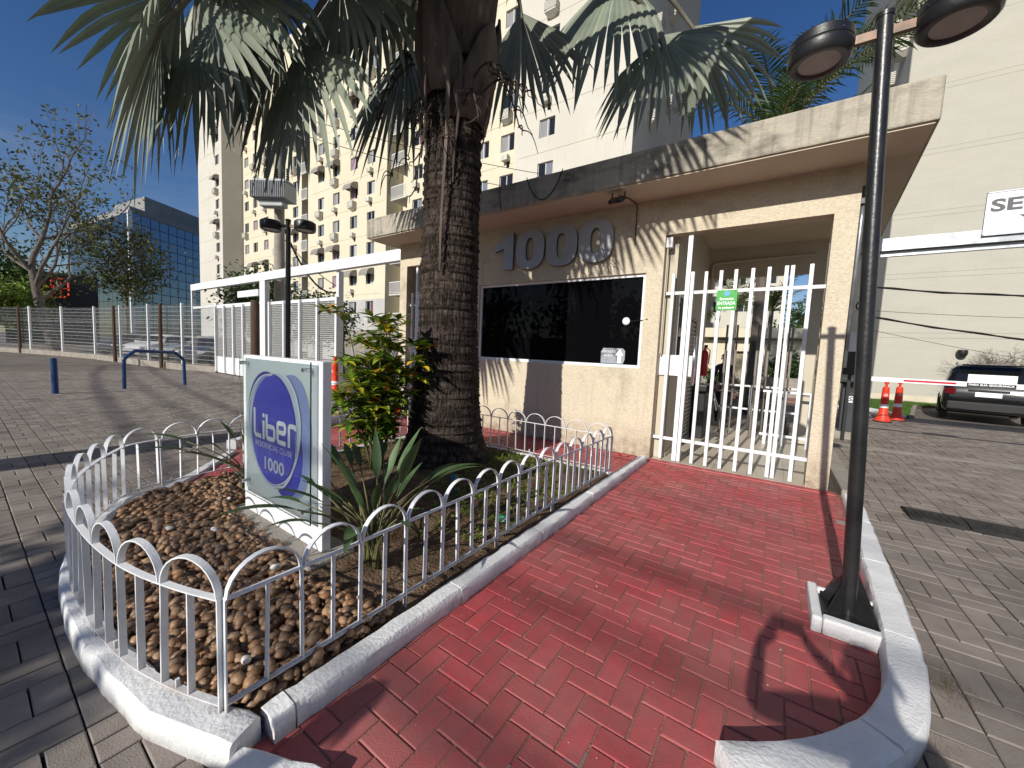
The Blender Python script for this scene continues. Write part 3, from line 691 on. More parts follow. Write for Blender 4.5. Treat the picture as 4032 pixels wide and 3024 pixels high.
# floodlight and conduit
t = thing('floodlight', 'small black floodlight under the eave right of the number', 'floodlight', (-2.0,5.3,3.77))
rq = Quaternion((1,0,0), R(35))
mb = MB(); mb.obox((-2.0,5.30,3.66),(.20,.15,.045), rq.to_matrix()); mb.build('housing', MT['blackp'], t, bevel=.006)
mb = MB(); mb.bar((-2.09,5.33,3.68),(-2.09,5.36,3.779),.012,.02); mb.bar((-1.91,5.33,3.68),(-1.91,5.36,3.779),.012,.02); mb.build('bracket', MT['blackp'], t)
mb = MB(); mb.tube([(-2.0,5.36,3.74),(-1.93,5.6,3.765),(-1.89,5.83,3.76),(-1.885,5.848,3.7),(-1.885,5.848,3.18)], .009, 6); mb.build('conduit', M('old brown conduit', (.11,.08,.06), rough=.7), t)
t = thing('hanging_cable', 'thin black cable looping over the roof edge above the number', 'cable', (-3.1,5.17,4.2))
mb = MB(); mb.tube([(-3.42+.62*k/14, 5.172, 4.20-.38*math.sin(math.pi*k/14)**.8) for k in range(15)], .007, 6); mb.build('loop', MT['wire'], t)
t = thing('hanging_cable', 'straight black cable down the roof edge by the palm trunk', 'cable', (-3.95,5.17,4.2))
mb = MB(); mb.tube([(-3.95,5.175,4.2),(-3.93,5.172,4.0),(-3.90,5.175,3.79)], .006, 6); mb.build('drop', MT['wire'], t)
t = thing('security_camera_box', 'small white junction box at the top left of the passage', 'box', (-1.41,5.95,3.18))
mb = MB(); mb.box(-1.445,-1.36,5.90,5.98,3.10,3.245); mb.build('housing', MT['white'], t, bevel=.006)
mb = MB(); mb.tube([(-1.425,5.93,3.10),(-1.425,5.93,1.58)], .012, 8); mb.build('conduit', MT['inner'], t)
t = thing('conduit_pipe', 'grey vertical conduit pipe on the right corner of the gatehouse', 'pipe', (.665,5.98,1.5))
mb = MB(); mb.tube([(.665,5.98,1.5),(.665,5.98,3.15),(.665,5.98,3.40)], .022, 10); mb.build('pipe', MT['galv'], t, smooth=True)
mb = MB(); mb.box(.635,.72,5.93,6.03,3.36,3.56); mb.build('junction_box', MT['blackp'], t, bevel=.006)
t = thing('passage_lamp', 'flat round ceiling lamp inside the passage', 'ceiling lamp', (-.3,7.1,3.77))
mb = MB(); mb.lathe([(.10,3.70),(.17,3.72),(.19,3.76),(.19,3.778)], (-.3,7.1,0), 24); mb.build('shade', MT['diffuser'], t, smooth='auto')
t = thing('passage_pipe', 'beige pipe bent along the rear lintel of the passage', 'pipe', (-1.24,8.95,3.3))
mb = MB(); mb.tube([(-1.24,8.95,2.9),(-1.24,8.95,3.40),(-1.22,8.95,3.47),(-1.16,8.95,3.50),(.42,8.95,3.52)], .028, 8); mb.build('pipe', MT['inner'], t, smooth=True)

# ------------------------------------------------------------------ gates
def gate(name, label, xs, xr0, xr1, post, ptop, plate, flip=False):
    g = thing(name, label, 'gate', ((xr0+xr1)/2, 5.95, 0))
    for x in xs:
        mb = MB(); dx = rng.uniform(-.006,.006); mb.bar((x,5.95,.035),(x+dx,5.95,2.73),.042,.042,up=(0,1,0)); mb.build('bar', MT['white'], g, bevel=.003)
    for z in (2.46,.335):
        mb = MB(); mb.box(xr0,xr1,5.972,6.012,z-.022,z+.022); mb.build('rail', MT['white'], g, bevel=.003)
    mb = MB(); mb.box(post-.055,post+.005,5.925,5.985,.03,ptop); mb.build('post', MT['white'], g, bevel=.003)
    mb = MB(); mb.box(post+.012,post+.058,5.925,5.985,.03,2.74); mb.build('leaf_stile', MT['white'], g, bevel=.003)
    a, b, c, d = plate
    mb = MB(); mb.box(a,b,6.015,6.02,c,d); mb.build('lock_plate', MT['checker'], g)
    return g
MT['checker'] = M('white checker plate', (.76,.77,.78), (.70,.71,.72), scale=12, rough=.4, bump=.8, bscale=34, bdetail=0, bdist=.01)
g1 = gate('pedestrian_gate', 'white barred pedestrian gate of the entrance with a green sign', [-1.32,-.89,-.71,-.53,-.35,-.17,.015,.072,.26], -1.46, .42, -1.10, 3.28, (-1.46,-.94,1.27,1.57))
mb = MB(); mb.tube([(-.955,5.90,1.15),(-.955,5.90,1.85)], .02, 10); mb.build('pull_handle', MT['steel'], g1, smooth=True)
mb = MB()
for k in range(5): mb.box(.09+.06*k,.12+.06*k,6.013,6.018,2.455,2.475)
mb.build('hinge_bolts', MT['blackp'], g1)
g2 = gate('pedestrian_gate', 'white barred gate at the left end of the gatehouse, partly behind the palm', [-6.86,-6.45,-6.27,-6.09,-5.91,-5.73,-5.55,-5.3], -6.97, -5.11, -6.68, 3.30, (-6.99,-6.45,1.40,1.71))
t = thing('entrance_sign', 'green pedestrian entrance sign hung on the white gate', 'sign', (-.62,5.92,2.2))
mb = MB(); mb.box(-.742,-.498,5.918,5.924,2.195,2.462); mb.build('panel', MT['green'], t, bevel=.002)
for s_, sz, z, ft in (('Somente', .05, 2.345, .165), ('ENTRADA', .062, 2.285, .215), ('de pedestre', .045, 2.228, .195)): text('lettering', s_, sz, MT['signwhite'], t, (-.62,5.9165,z), fit=ft, offset=.0012)
mb = MB(); mb.plate(ring_poly(-.62,2.415,.036,.032,16,2), 5.9155, 5.9175); mb.build('emblem', MT['signblue'], t)
for x in (-.715,-.525):
    for z in (2.215,2.445): mb = MB(); mb.tube([(x,5.918,z),(x,5.913,z)], .006, 8); mb.build('screw', MT['blackp'], t)

# things inside the passage
MT['dgate'] = M('brown grey steel', (.20,.175,.15), rough=.5)
g = thing('inner_gate', 'brown barred gate at the far end of the passage', 'gate', (-.4,8.9,0))
for k in range(9): mb = MB(); x = -1.05+k*.18; mb.bar((x,8.92,.05),(x,8.92,2.25),.035,.035,up=(0,1,0)); mb.build('bar', MT['dgate'], g)
for x in (-.30,.10): mb = MB(); mb.box(x,x+.07,8.90,8.95,.05,2.25); mb.build('stile', MT['dgate'], g)
mb = MB(); mb.box(-1.2,.42,8.945,8.975,1.95,1.99); mb.build('rail', MT['dgate'], g)
g = thing('guide_rail', 'low white tubular guide rail inside the passage', 'rail', (.2,8.7,0))
for x, y in ((-.10,8.55),(.16,8.55),(.54,8.55)): mb = MB(); mb.box(x,x+.05,y,y+.05,.019,1.02); mb.build('post', MT['white'], g)
for z in (.19,1.0): mb = MB(); mb.box(-.16,.60,8.60,8.64,z-.02,z+.02); mb.build('rail', MT['white'], g)
g = thing('guide_rail', 'far white guide rail beyond the passage floor', 'rail', (-.3,10.3,0))
for x in (-1.0,-.45,.0,.5): mb = MB(); mb.box(x,x+.045,10.3,10.345,0,1.0); mb.build('post', MT['white'], g)
for z in (.45,.98): mb = MB(); mb.box(-1.1,.62,10.345,10.375,z-.02,z+.02); mb.build('rail', MT['white'], g)
g = thing('turnstile', 'black tripod turnstile with steel arms in the passage', 'turnstile', (-1.14,8.3,0))
mb = MB(); mb.box(-1.27,-1.05,8.05,8.5,.019,.92); mb.build('cabinet', MT['blackp'], g, bevel=.02)
mb = MB(); mb.prism([(-1.28,7.95),(-.98,7.95),(-.92,8.25),(-.98,8.58),(-1.28,8.58)], .92, 1.06); mb.build('head', MT['blackp'], g, bevel=.03)
for d in ((.42,0,.02),(.10,-.05,-.38),(.12,.12,-.36)): mb = MB(); mb.tube([(-.96,8.2,.96),(-.96+d[0],8.2+d[1],.96+d[2])], .018, 8); mb.build('arm', MT['steel'], g, smooth=True)
g = thing('fire_extinguisher', 'red fire extinguisher hung on the passage wall', 'extinguisher', (-1.22,8.72,1.2))
mb = MB(); mb.lathe([(.05,1.20),(.075,1.22),(.075,1.62),(.06,1.69),(.025,1.73),(.025,1.78)], (-1.215,8.70,0), 16); mb.build('cylinder', MT['redpaint'], g, smooth='auto')
mb = MB(); mb.box(-1.235,-1.17,8.69,8.71,1.78,1.83); mb.tube([(-1.2,8.70,1.78),(-1.12,8.69,1.72),(-1.13,8.69,1.45)], .011, 6); mb.build('valve', MT['blackp'], g)
mb = MB(); mb.box(-1.142,-1.138,8.66,8.74,1.36,1.52); mb.build('label_patch', MT['signwhite'], g)
g = thing('louvre_door', 'pale louvred door on the passage wall behind the gate', 'door', (-1.28,7.9,0))
mb = MB(); mb.box(-1.298,-1.27,7.15,7.19,.02,2.25); mb.box(-1.298,-1.27,7.81,7.85,.02,2.25); mb.box(-1.298,-1.27,7.19,7.81,2.20,2.25); mb.box(-1.298,-1.27,7.19,7.81,.02,.12); mb.build('frame', MT['dgate'], g)
for k in range(28): mb = MB(); mb.obox((-1.283,7.5,.17+k*.073),(.006,.61,.055), Quaternion((0,1,0), R(25)).to_matrix()); mb.build('slat', MT['inner'], g)
g = thing('side_window', 'dark side window in the passage wall by the gate post', 'window', (-1.29,6.6,1.3))
mb = MB(); mb.box(-1.3,-1.275,6.25,6.85,1.30,2.5); mb.build('frame', MT['white'], g)
mb = MB(); mb.box(-1.276,-1.268,6.30,6.80,1.35,2.45); mb.build('pane', MT['darkglass'], g)
# ------------------------------------------------------------------ blue totem sign
t = thing('totem_sign', 'white totem sign with glass panel and blue Liber logo', 'sign', (-2.98,1.42,.08))
mb = MB(); mb.box(-3.56,-2.39,1.350,1.412,.06,1.385); mb.build('body', MT['white'], t, bevel=.004)
mb = MB(); mb.box(-3.66,-2.28,1.20,1.53,.03,.115); mb.build('plinth', MT['concrete'], t, bevel=.02)
PB = {k: M('logo '+k, c, rough=.35) for k, c in dict(panel=(.84,.90,.90), blue=(.050,.055,.42), navy=(.025,.028,.27), lilac=(.30,.36,.66), pale=(.62,.68,.83), grey=(.42,.46,.50), white=(.86,.88,.90), dim=(.62,.65,.70)).items()}
mb = MB(); mb.box(-3.50,-2.44,1.3435,1.3492,.31,1.375); mb.build('backing_panel', PB['panel'], t)
def ell(cx, cz, a, b, rot=0, n=56, e=2.0):
    out = []; c, s_ = math.cos(R(rot)), math.sin(R(rot))
    for k in range(n):
        u = 2*math.pi*k/n; x = a*math.copysign(abs(math.cos(u))**(2/e), math.cos(u)); z = b*math.copysign(abs(math.sin(u))**(2/e), math.sin(u)); out.append((cx+x*c-z*s_, cz+x*s_+z*c))
    return out
lay = [0]
def disc(poly, m):
    lay[0] += 1; y = 1.3432-.0009*lay[0]; mb = MB(); mb.plate(poly, y, y+.0006); mb.build('logo_shape', m, t)
def ringp(o, i, m):
    lay[0] += 1; y = 1.3432-.0009*lay[0]; mb = MB(); annulus(mb, o, i, y, y+.0006); mb.mi = [0]*len(mb.mi); mb.build('logo_ring', m, t)
disc(ell(-2.745,.83,.245,.435,0,e=2.3), PB['grey'])
disc(ell(-2.765,.84,.250,.435,0,e=2.3), PB['lilac'])
disc(ell(-2.84,.68,.225,.31,-10), PB['blue'])
disc(ell(-3.13,.94,.315,.335,0), PB['navy'])
disc(ell(-2.99,.86,.345,.425,-16), PB['pale'])
disc(ell(-3.055,.83,.365,.430,12), PB['pale'])
disc(ell(-3.035,.865,.345,.405,10), PB['lilac'])
disc(ell(-3.025,.845,.330,.415,-3), PB['blue'])
disc([(-3.02,.43),(-2.90,.50),(-2.78,.60),(-2.70,.72),(-2.68,.80),(-2.70,.70),(-2.77,.57),(-2.88,.46)], PB['navy'])
ringp(ell(-2.985,.86,.352,.432,-18), ell(-2.990,.858,.343,.420,-17), PB['white'])
ringp(ell(-3.060,.83,.372,.432,16), ell(-3.055,.833,.363,.420,15), PB['white'])
disc(ell(-3.03,.845,.342,.405,-3), PB['blue'])
# Liber lettering as flat strokes with round corners
def stroke(pts, w, m, name='letter'):
    lay2 = 1.3432-.0009*14; P = []; n = len(pts)
    for i, (x, z) in enumerate(pts):
        a = Vector(pts[max(i-1,0)]); b = Vector(pts[min(i+1,n-1)]); d = (b-a).normalized(); nr = Vector((-d.y, d.x))
        k = 1.0
        if 0 < i < n-1:
            d1 = (Vector(pts[i])-a).normalized(); k = 1/max(.7, abs(nr.dot(Vector((-d1.y, d1.x)))))
        P += [(x+nr.x*w/2*k, lay2, z+nr.y*w/2*k), (x-nr.x*w/2*k, lay2, z-nr.y*w/2*k)]
    mb = MB(); mb.add(P, [(2*i,2*i+1,2*i+3,2*i+2) for i in range(n-1)]); mb.build(name, m, t)
def rnd(pts, r=.02):
    out = [pts[0]]
    for a, b, c in zip(pts, pts[1:], pts[2:]):
        A, B, C_ = Vector(a), Vector(b), Vector(c); r1 = min(r, (A-B).length*.45, (C_-B).length*.45); p = B+(A-B).normalized()*r1; q = B+(C_-B).normalized()*r1
        for k in range(6): s_ = k/5; out.append(tuple((1-s_)**2*p+2*s_*(1-s_)*B+s_*s_*q))
    return out+[pts[-1]]
W_ = PB['white']; z0, zx = .775, .915; w = .034
stroke(rnd([(-3.315,.985),(-3.315,z0),(-3.205,z0)],.035), w, W_)
stroke([(-3.165,z0-.017),(-3.165,.90)], w, W_); stroke([(-3.165,.925),(-3.165,.955)], w, W_)
stroke(rnd([(-3.115,.955),(-3.115,z0),(-2.995,z0),(-2.995,.868),(-3.11,.868)],.03), w, W_)
stroke(rnd([(-2.825,z0),(-2.945,z0),(-2.945,zx),(-2.835,zx),(-2.835,.848),(-2.935,.848)],.03), w, W_)
stroke(rnd([(-2.78,z0-.017),(-2.78,zx),(-2.69,zx),(-2.69,.89)],.03), w, W_)
text('lettering', 'RESIDENCIAL CLUBE', .06, PB['white'], t, (-3.015,1.330,.712), fit=.56, offset=-.0008)
text('lettering', '1000', .135, PB['dim'], t, (-3.0,1.330,.575), fit=.30, offset=.002)
MT['clear'] = None
m_, nt_, b_, L_ = nodes('clear greenish glass'); b_.inputs['Base Color'].default_value = (.93,.985,.965,1); b_.inputs['Transmission Weight'].default_value = 1; b_.inputs['Roughness'].default_value = .0; b_.inputs['IOR'].default_value = 1.12
MT['clear'] = m_
mb = MB(); mb.box(-3.50,-2.44,1.296,1.304,.305,1.38); mb.build('glass_panel', MT['clear'], t)
mb = MB(); mb.box(-2.4395,-2.4375,1.296,1.304,.305,1.38); mb.box(-3.50,-2.44,1.296,1.304,.3005,.3045); mb.build('glass_edge', M('dark green glass edge', (.02,.06,.055), rough=.2), t)
for x in (-3.44,-2.50):
    for z in (.38,1.325):
        mb = MB(); mb.tube([(x,1.278,z),(x,1.344,z)], .014, 12); mb.build('standoff', MT['steel'], t, smooth='auto')

# ------------------------------------------------------------------ lamp posts
def lamp_post(loc, lean, dirv, label, base=True, h=3.40):
    x, y = loc; t = thing('lamp_post', label, 'lamp post', (x, y, 0), 'black twin-headed lamp posts')
    P = lambda z: Vector((x+lean[0]*z, y+lean[1]*z, z))
    d = Vector((*dirv, 0)).normalized()
    mb = MB(); mb.tube([P(.06), P(1.2), P(2.4), P(h)], .037, 20); mb.build('pole', MT['black'], t, smooth='auto')
    mb = MB(); q = P(h); mb.lathe([(.041,-.01),(.043,.012),(.03,.022)], q, 16); mb.build('cap', MT['black'], t, smooth='auto')
    if base:
        mb = MB(); mb.box(x-.135,x+.135,y-.14,y+.14,.035,.06); mb.build('base_plate', MT['black'], t, bevel=.004)
        for k in range(4):
            a = math.pi/4+k*math.pi/2; e = Vector((math.cos(a), math.sin(a), 0)); n = Vector((-e.y, e.x, 0))*.004; c = Vector((x, y, 0))
            A = [c+e*.036+V(0,0,.06), c+e*.165+V(0,0,.06), c+e*.165+V(0,0,.075), c+e*.036+V(0,0,.30)]
            mb = MB(); mb.add([p-n for p in A]+[p+n for p in A], [(0,1,2,3),(7,6,5,4),(0,4,5,1),(1,5,6,2),(2,6,7,3),(3,7,4,0)]); mb.build('gusset', MT['black'], t)
        for sx in (-1,1):
            for sy in (-1,1): mb = MB(); mb.tube([(x+sx*.115,y+sy*.12,.06),(x+sx*.115,y+sy*.12,.085)], .012, 6); mb.build('anchor_bolt', MT['blackp'], t)
    for s_ in (-1, 1):
        a = P(h-.085); mb = MB(); mb.bar(a+d*s_*.03, a+d*s_*.14, .03, .045); mb.build('arm', MT['arm'], t)
        c = a+d*s_*.275+V(0,0,.0)
        mb = MB(); mb.lathe([(.10,-.062),(.118,-.072),(.140,-.070),(.152,-.055),(.156,-.01),(.156,.0),(.153,.004),(.156,.008),(.154,.055),(.135,.072),(.06,.080),(.002,.081)], c, 32, cap=False); hd = mb.build('lamp_head', MT['blackp'], t, smooth='auto')
        mb = MB(); mb.lathe([(.001,-.060),(.112,-.060),(.116,-.066),(.118,-.071)], c, 32, cap=False); mb.build('diffuser', MT['diffuser'], hd, smooth='auto')
        for k in range(4): u = k*math.pi/2+.6; mb = MB(); mb.tube([c+V(.154*math.cos(u),.154*math.sin(u),.02), c+V(.161*math.cos(u),.161*math.sin(u),.02)], .006, 6); mb.build('screw', MT['steel'], hd)
    return t
MT['arm'] = M('sun-bleached copper arm', (.14,.085,.055), (.06,.045,.035), scale=14, rough=.4, metal=.4)
lamp_post((.475,2.94), (-.043,.0), (1,.03), 'black twin-headed lamp post standing on the red walk at the right')
lamp_post((-6.52,3.10), (.006,0), (.85,.52), 'black twin-headed lamp post behind the blue totem', base=True)
# white painted box kerb round the near lamp base
t = thing('lamp_base_kerb', 'small white kerb box round the near lamp post base', 'kerb', (.46,2.9,0))
mb = MB(); mb.box(.285,.335,2.70,3.13,-.02,.10); mb.build('kerb_block', MT['kerbwhite'], t, bevel=.012)
mb = MB(); mb.box(.337,.63,2.70,2.765,-.02,.10); mb.build('kerb_block', MT['kerbwhite'], t, bevel=.012)
mb = MB(); mb.box(.337,.66,3.095,3.13,-.02,.085); mb.build('kerb_block', MT['kerbwhite'], t, bevel=.01)
mb = MB(); mb.box(.337,.66,2.767,3.093,-.02,.034); mb.build('mortar_bed', MT['concrete'], t)

# ------------------------------------------------------------------ fan palm
def trunk_mat():
    m, t, b, L = nodes('palm bark'); b.inputs['Roughness'].default_value = .92; b.inputs['Specular IOR Level'].default_value = .12
    tc = t.nodes.new('ShaderNodeTexCoord')
    def noise(sc_, st, det=6, ro=.6):
        mp = t.nodes.new('ShaderNodeMapping'); mp.inputs['Scale'].default_value = st; n = t.nodes.new('ShaderNodeTexNoise'); n.inputs['Scale'].default_value = sc_; n.inputs['Detail'].default_value = det; n.inputs['Roughness'].default_value = ro
        L.new(tc.outputs['Object'], mp.inputs['Vector']); L.new(mp.outputs['Vector'], n.inputs['Vector']); return n
    a = noise(9, (4.5,4.5,.75)); c = noise(3.2, (.6,.6,5.0)); e = noise(1.2, (1,1,1))
    r = t.nodes.new('ShaderNodeValToRGB'); r.color_ramp.elements[0].position = .38; r.color_ramp.elements[0].color = (.013,.011,.010,1); r.color_ramp.elements[1].position = .66; r.color_ramp.elements[1].color = (.098,.080,.070,1)
    L.new(a.outputs['Fac'], r.inputs['Fac'])
    r2_ = t.nodes.new('ShaderNodeValToRGB'); r2_.color_ramp.elements[0].position = .36; r2_.color_ramp.elements[0].color = (.45,.42,.40,1); r2_.color_ramp.elements[1].position = .60; r2_.color_ramp.elements[1].color = (1.25,1.18,1.1,1)
    L.new(c.outputs['Fac'], r2_.inputs['Fac'])
    mm = t.nodes.new('ShaderNodeMixRGB'); mm.blend_type = 'MULTIPLY'; mm.inputs['Fac'].default_value = 1; L.new(r.outputs['Color'], mm.inputs['Color1']); L.new(r2_.outputs['Color'], mm.inputs['Color2']); L.new(mm.outputs['Color'], b.inputs['Base Color'])
    ad = t.nodes.new('ShaderNodeMath'); ad.operation = 'ADD'; L.new(a.outputs['Fac'], ad.inputs[0]); L.new(c.outputs['Fac'], ad.inputs[1])
    bp = t.nodes.new('ShaderNodeBump'); bp.inputs['Strength'].default_value = .9; bp.inputs['Distance'].default_value = .03; L.new(ad.outputs['Value'], bp.inputs['Height']); L.new(bp.outputs['Normal'], b.inputs['Normal'])
    return m
MT['trunk'] = trunk_mat()
MT['frond'] = M('silver green fan leaf', (.190,.225,.175), (.26,.290,.225), scale=2.2, rough=.48, tint=True, trans=.03, spec=.35)
MT['petiole'] = M('grey green petiole', (.20,.19,.15), (.12,.10,.08), scale=5, rough=.7, stretch=(1,1,.3))
MT['sheath'] = M('brown leaf sheath', (.042,.027,.021), (.175,.135,.11), scale=2.0, rough=.8, stretch=(3,3,.5), bump=.4, bscale=22, trans=.05)
MT['strings'] = M('dry flower stalk', (.045,.030,.024), (.085,.06,.048), scale=9, rough=.9)
def fan_leaf(hub, tip, face, spread=75, nseg=34, seed=0, droop=.16, bowl=.28, fused=.55, torn=.0):
    """costapalmate blade: pleated segments joined to `fused` of their length, then free and drooping"""
    rg = random.Random(seed); mb = MB(); h = Vector(hub); a = Vector(tip)-h; Lm = a.length; a.normalize()
    n = Vector(face); n = (n-a*n.dot(a)).normalized(); s_ = a.cross(n); dth = 2*spread/nseg; K = 8
    for k in range(nseg):
        th = -spread+dth*(k+.5); th += rg.uniform(-.3,.3)*dth*.3; u = th/spread
        Ls = Lm*(1.0-.20*u*u)*rg.uniform(.90,1.04); rf = Lm*fused*(1-.12*u*u); tanh = math.tan(R(dth*.5))
        dv = rg.uniform(-1.4,1.4); dr = droop*rg.uniform(.5,1.7); tw = rg.uniform(-.5,.5); g = rg.uniform(.78,1.15); bend = rg.random() < torn
        dirv = a*math.cos(R(th))+s_*math.sin(R(th)); sv0 = -a*math.sin(R(th))+s_*math.cos(R(th)); P = []
        for i in range(K+1):
            r = Ls*i/K; fr = max(0, (r-rf)/(Ls-rf))
            hw = (r*tanh*1.05 if r < rf else rf*tanh*1.05*max(0.03, (1-fr**2.3)))
            c = h+dirv*r+n*(-bowl*u*u*r*.55)+V(0,0,-dr*Lm*fr**1.6)+sv0*(R(dv)*r*fr)
            if bend and fr > .45: c += V(0,0,-.35*Lm*(fr-.45))-dirv*(.30*Lm*(fr-.45))
            sv = (sv0+n*tw*fr).normalized(); ridge = n*hw*(.42 if k % 2 else .42)
            P += [c-sv*hw-ridge*.5, c+ridge*.5, c+sv*hw-ridge*.5]
        F = []
        for i in range(K): o = 3*i; F += [(o,o+1,o+4,o+3),(o+1,o+2,o+5,o+4)]
        mb.c = (g, g*rg.uniform(.97,1.03), g*rg.uniform(.92,1.04)); mb.add(P, F)
    return mb
TX, TY = -3.47, 3.60
palm = thing('fan_palm', 'big silver fan palm with thick ringed trunk beside the booth', 'palm tree', (TX, TY, .06))
prof = []; z = .0; rgp = random.Random(31); nxt = .1; rr = 0
def tr(z):
    pts = [(0,.62),(.12,.55),(.35,.475),(.8,.425),(1.5,.378),(2.4,.345),(3.4,.335),(4.2,.325),(4.6,.34),(5.2,.34),(6.0,.26)]
    for (a, ra), (b, rb) in zip(pts, pts[1:]):
        if a <= z <= b: return ra+(rb-ra)*(z-a)/(b-a)
    return .2
ring = 0
while z < 5.9:
    step = .012 if ring % 5 == 0 else .022
    prof.append((tr(z)+(.013 if ring % 5 == 1 else -.010 if ring % 5 == 0 else .003)*rgp.uniform(.3,1.7), .06+z)); z += step*rgp.uniform(.8,1.3); ring += 1
jj = [[rgp.uniform(-.011,.011) for k in range(56)] for i in range(len(prof))]
mb = MB(); mb.lathe(prof, (TX,TY,0), 56, jit=lambda i, k: 1+jj[i][k]+.02*math.sin(3*k*2*math.pi/56+.2*i*.05)+.012*math.sin(k*2*math.pi/56*2+i*.11))
mb.build('trunk', MT['trunk'], palm, smooth=True)
fb = MB()
for k in range(1500):
    a = rgp.uniform(0,6.283); z = rgp.uniform(.15,4.6)**1.0; r0 = tr(z)+rgp.uniform(-.002,.012); l = rgp.uniform(.03,.11); w = rgp.uniform(.003,.010); d = Vector((-math.sin(a), math.cos(a), 0)); e = Vector((math.cos(a), math.sin(a), 0)); c = Vector((TX, TY, .06+z))+e*r0
    fb.add([c-d*w, c+d*w, c+d*w*.4+e*rgp.uniform(-.004,.018)-V(0,0,l)+d*rgp.uniform(-.01,.01)], [(0,1,2)])
o = fb.build('bark_fibre', MT['trunk'], palm); o['kind'] = 'stuff'
CR = Vector((TX, TY, 5.75))
FR = [((-5.15,1.28,4.47),(-5.15,.90,3.08),(-.35,-1,.15),78,.17,.24), ((-5.28,1.61,5.0),(-5.09,1.45,3.36),(.25,-1,.25),64,.10,.20), ((-5.02,1.41,4.86),(-5.75,.55,4.30),(-.5,.25,1),58,.16,.30),
      ((-4.78,2.42,4.9),(-4.57,2.17,3.28),(.1,-1,.3),62,.12,.30), ((-4.31,3.08,5.84),(-4.29,2.84,4.5),(.3,-1,.2),55,.12,.3), ((-4.57,3.73,5.6),(-4.67,3.38,4.01),(.1,-1,.1),60,.12,.3),
      ((-3.32,4.68,6.2),(-3.05,4.75,4.85),(.4,-1,.1),55,.12,.3), ((-2.21,5.33,6.74),(-2.36,4.84,5.05),(.2,-1,.3),44,.12,.25), ((-1.62,5.55,5.80),(-1.55,5.20,4.55),(-.1,-1,.35),76,.16,.30),
      ((-1.35,6.0,6.1),(-.62,6.45,5.0),(-.6,-.8,.5),46,.14,.3), ((-5.45,2.5,5.35),(-5.50,2.05,3.75),(-.8,-.6,.2),48,.12,.3), ((-4.57,2.77,5.75),(-4.50,2.52,4.35),(.15,-1,.3),62,.12,.3), ((-5.23,2.3,5.55),(-5.08,2.0,4.05),(.0,-1,.3),58,.12,.3), ((-5.37,1.83,5.45),(-4.90,1.74,3.85),(.3,-1,.2),52,.10,.25),
      # the upper crown, above the picture; forward fronds added to shade the hanging fans
      ((-4.6,2.2,7.0),(-5.2,1.2,7.1),(-.3,-.3,1),75,.25,.3), ((-2.4,2.3,7.1),(-1.8,1.3,7.2),(.3,-.3,1),75,.25,.3), ((-3.5,1.9,7.3),(-3.5,.8,7.6),(0,-.2,1),75,.25,.3), ((-3.4,4.9,7.6),(-3.3,6.0,8.2),(0,.6,1),75,.2,.3),
      ((-5.3,4.4,7.1),(-6.4,4.9,7.3),(-.3,.2,1),75,.25,.3), ((-1.7,4.6,7.4),(-.7,5.2,7.6),(.4,.2,1),75,.25,.3), ((-5.3,1.3,6.1),(-5.9,.2,5.4),(-.3,-.6,.8),85,.2,.3), ((-4.5,1.2,6.3),(-4.6,-.2,5.75),(0,-.6,.8),88,.2,.25), ((-3.6,1.2,6.2),(-3.5,-.2,5.6),(0,-.6,.8),88,.2,.25), ((-2.7,1.5,6.3),(-2.3,.2,5.7),(.1,-.6,.8),88,.2,.25),
      ((-1.9,2.2,6.3),(-1.2,1.1,5.8),(.3,-.5,.8),85,.2,.25), ((-4.1,2.2,6.5),(-4.3,.9,6.0),(0,-.6,.8),88,.2,.25), ((-2.9,2.4,6.6),(-2.8,1.2,6.2),(.1,-.6,.8),88,.2,.25), ((-5.9,2.2,6.3),(-6.9,1.5,5.8),(-.4,-.4,.8),80,.2,.25), ((-4.6,1.9,5.6),(-4.9,1.0,5.15),(-.1,-.7,.6),85,.15,.2),
      ((-1.75,3.5,6.6),(-1.4,2.3,6.3),(.1,-.6,.8),88,.15,.2), ((-1.0,4.0,6.9),(-.3,2.9,6.6),(.1,-.6,.8),85,.15,.2), ((-2.2,2.9,6.2),(-1.5,2.2,5.5),(.5,-.4,.8),65,.2,.3), ((-4.9,4.6,6.3),(-5.8,5.3,5.5),(-.5,.3,.8),65,.2,.3)]
for i, (hub, tip, face, spr, dr, bw) in enumerate(FR):
    mb = fan_leaf(hub, tip, face, spread=spr, nseg=int(spr*.29)+4, seed=100+i, droop=dr, bowl=bw, torn=.10); f = mb.build('frond', MT['frond'], palm)
    h = Vector(hub); out = h-CR; st = CR+Vector((out.x, out.y, 0)).normalized()*.20+V(0,0,-.1); mid = (st+h)/2+V(0,0,(1.5 if i < 14 else .5)); ax = (Vector(tip)-h)
    pts = [(1-q)**2*st+2*q*(1-q)*mid+q*q*h for q in [k/10 for k in range(11)]]+[h+ax*.10, h+ax*.26]
    mb = MB(); mb.tube(pts, [.075-.05*k/10 for k in range(11)]+[.02,.006], 8); mb.build('petiole', MT['petiole'], f, smooth=True)
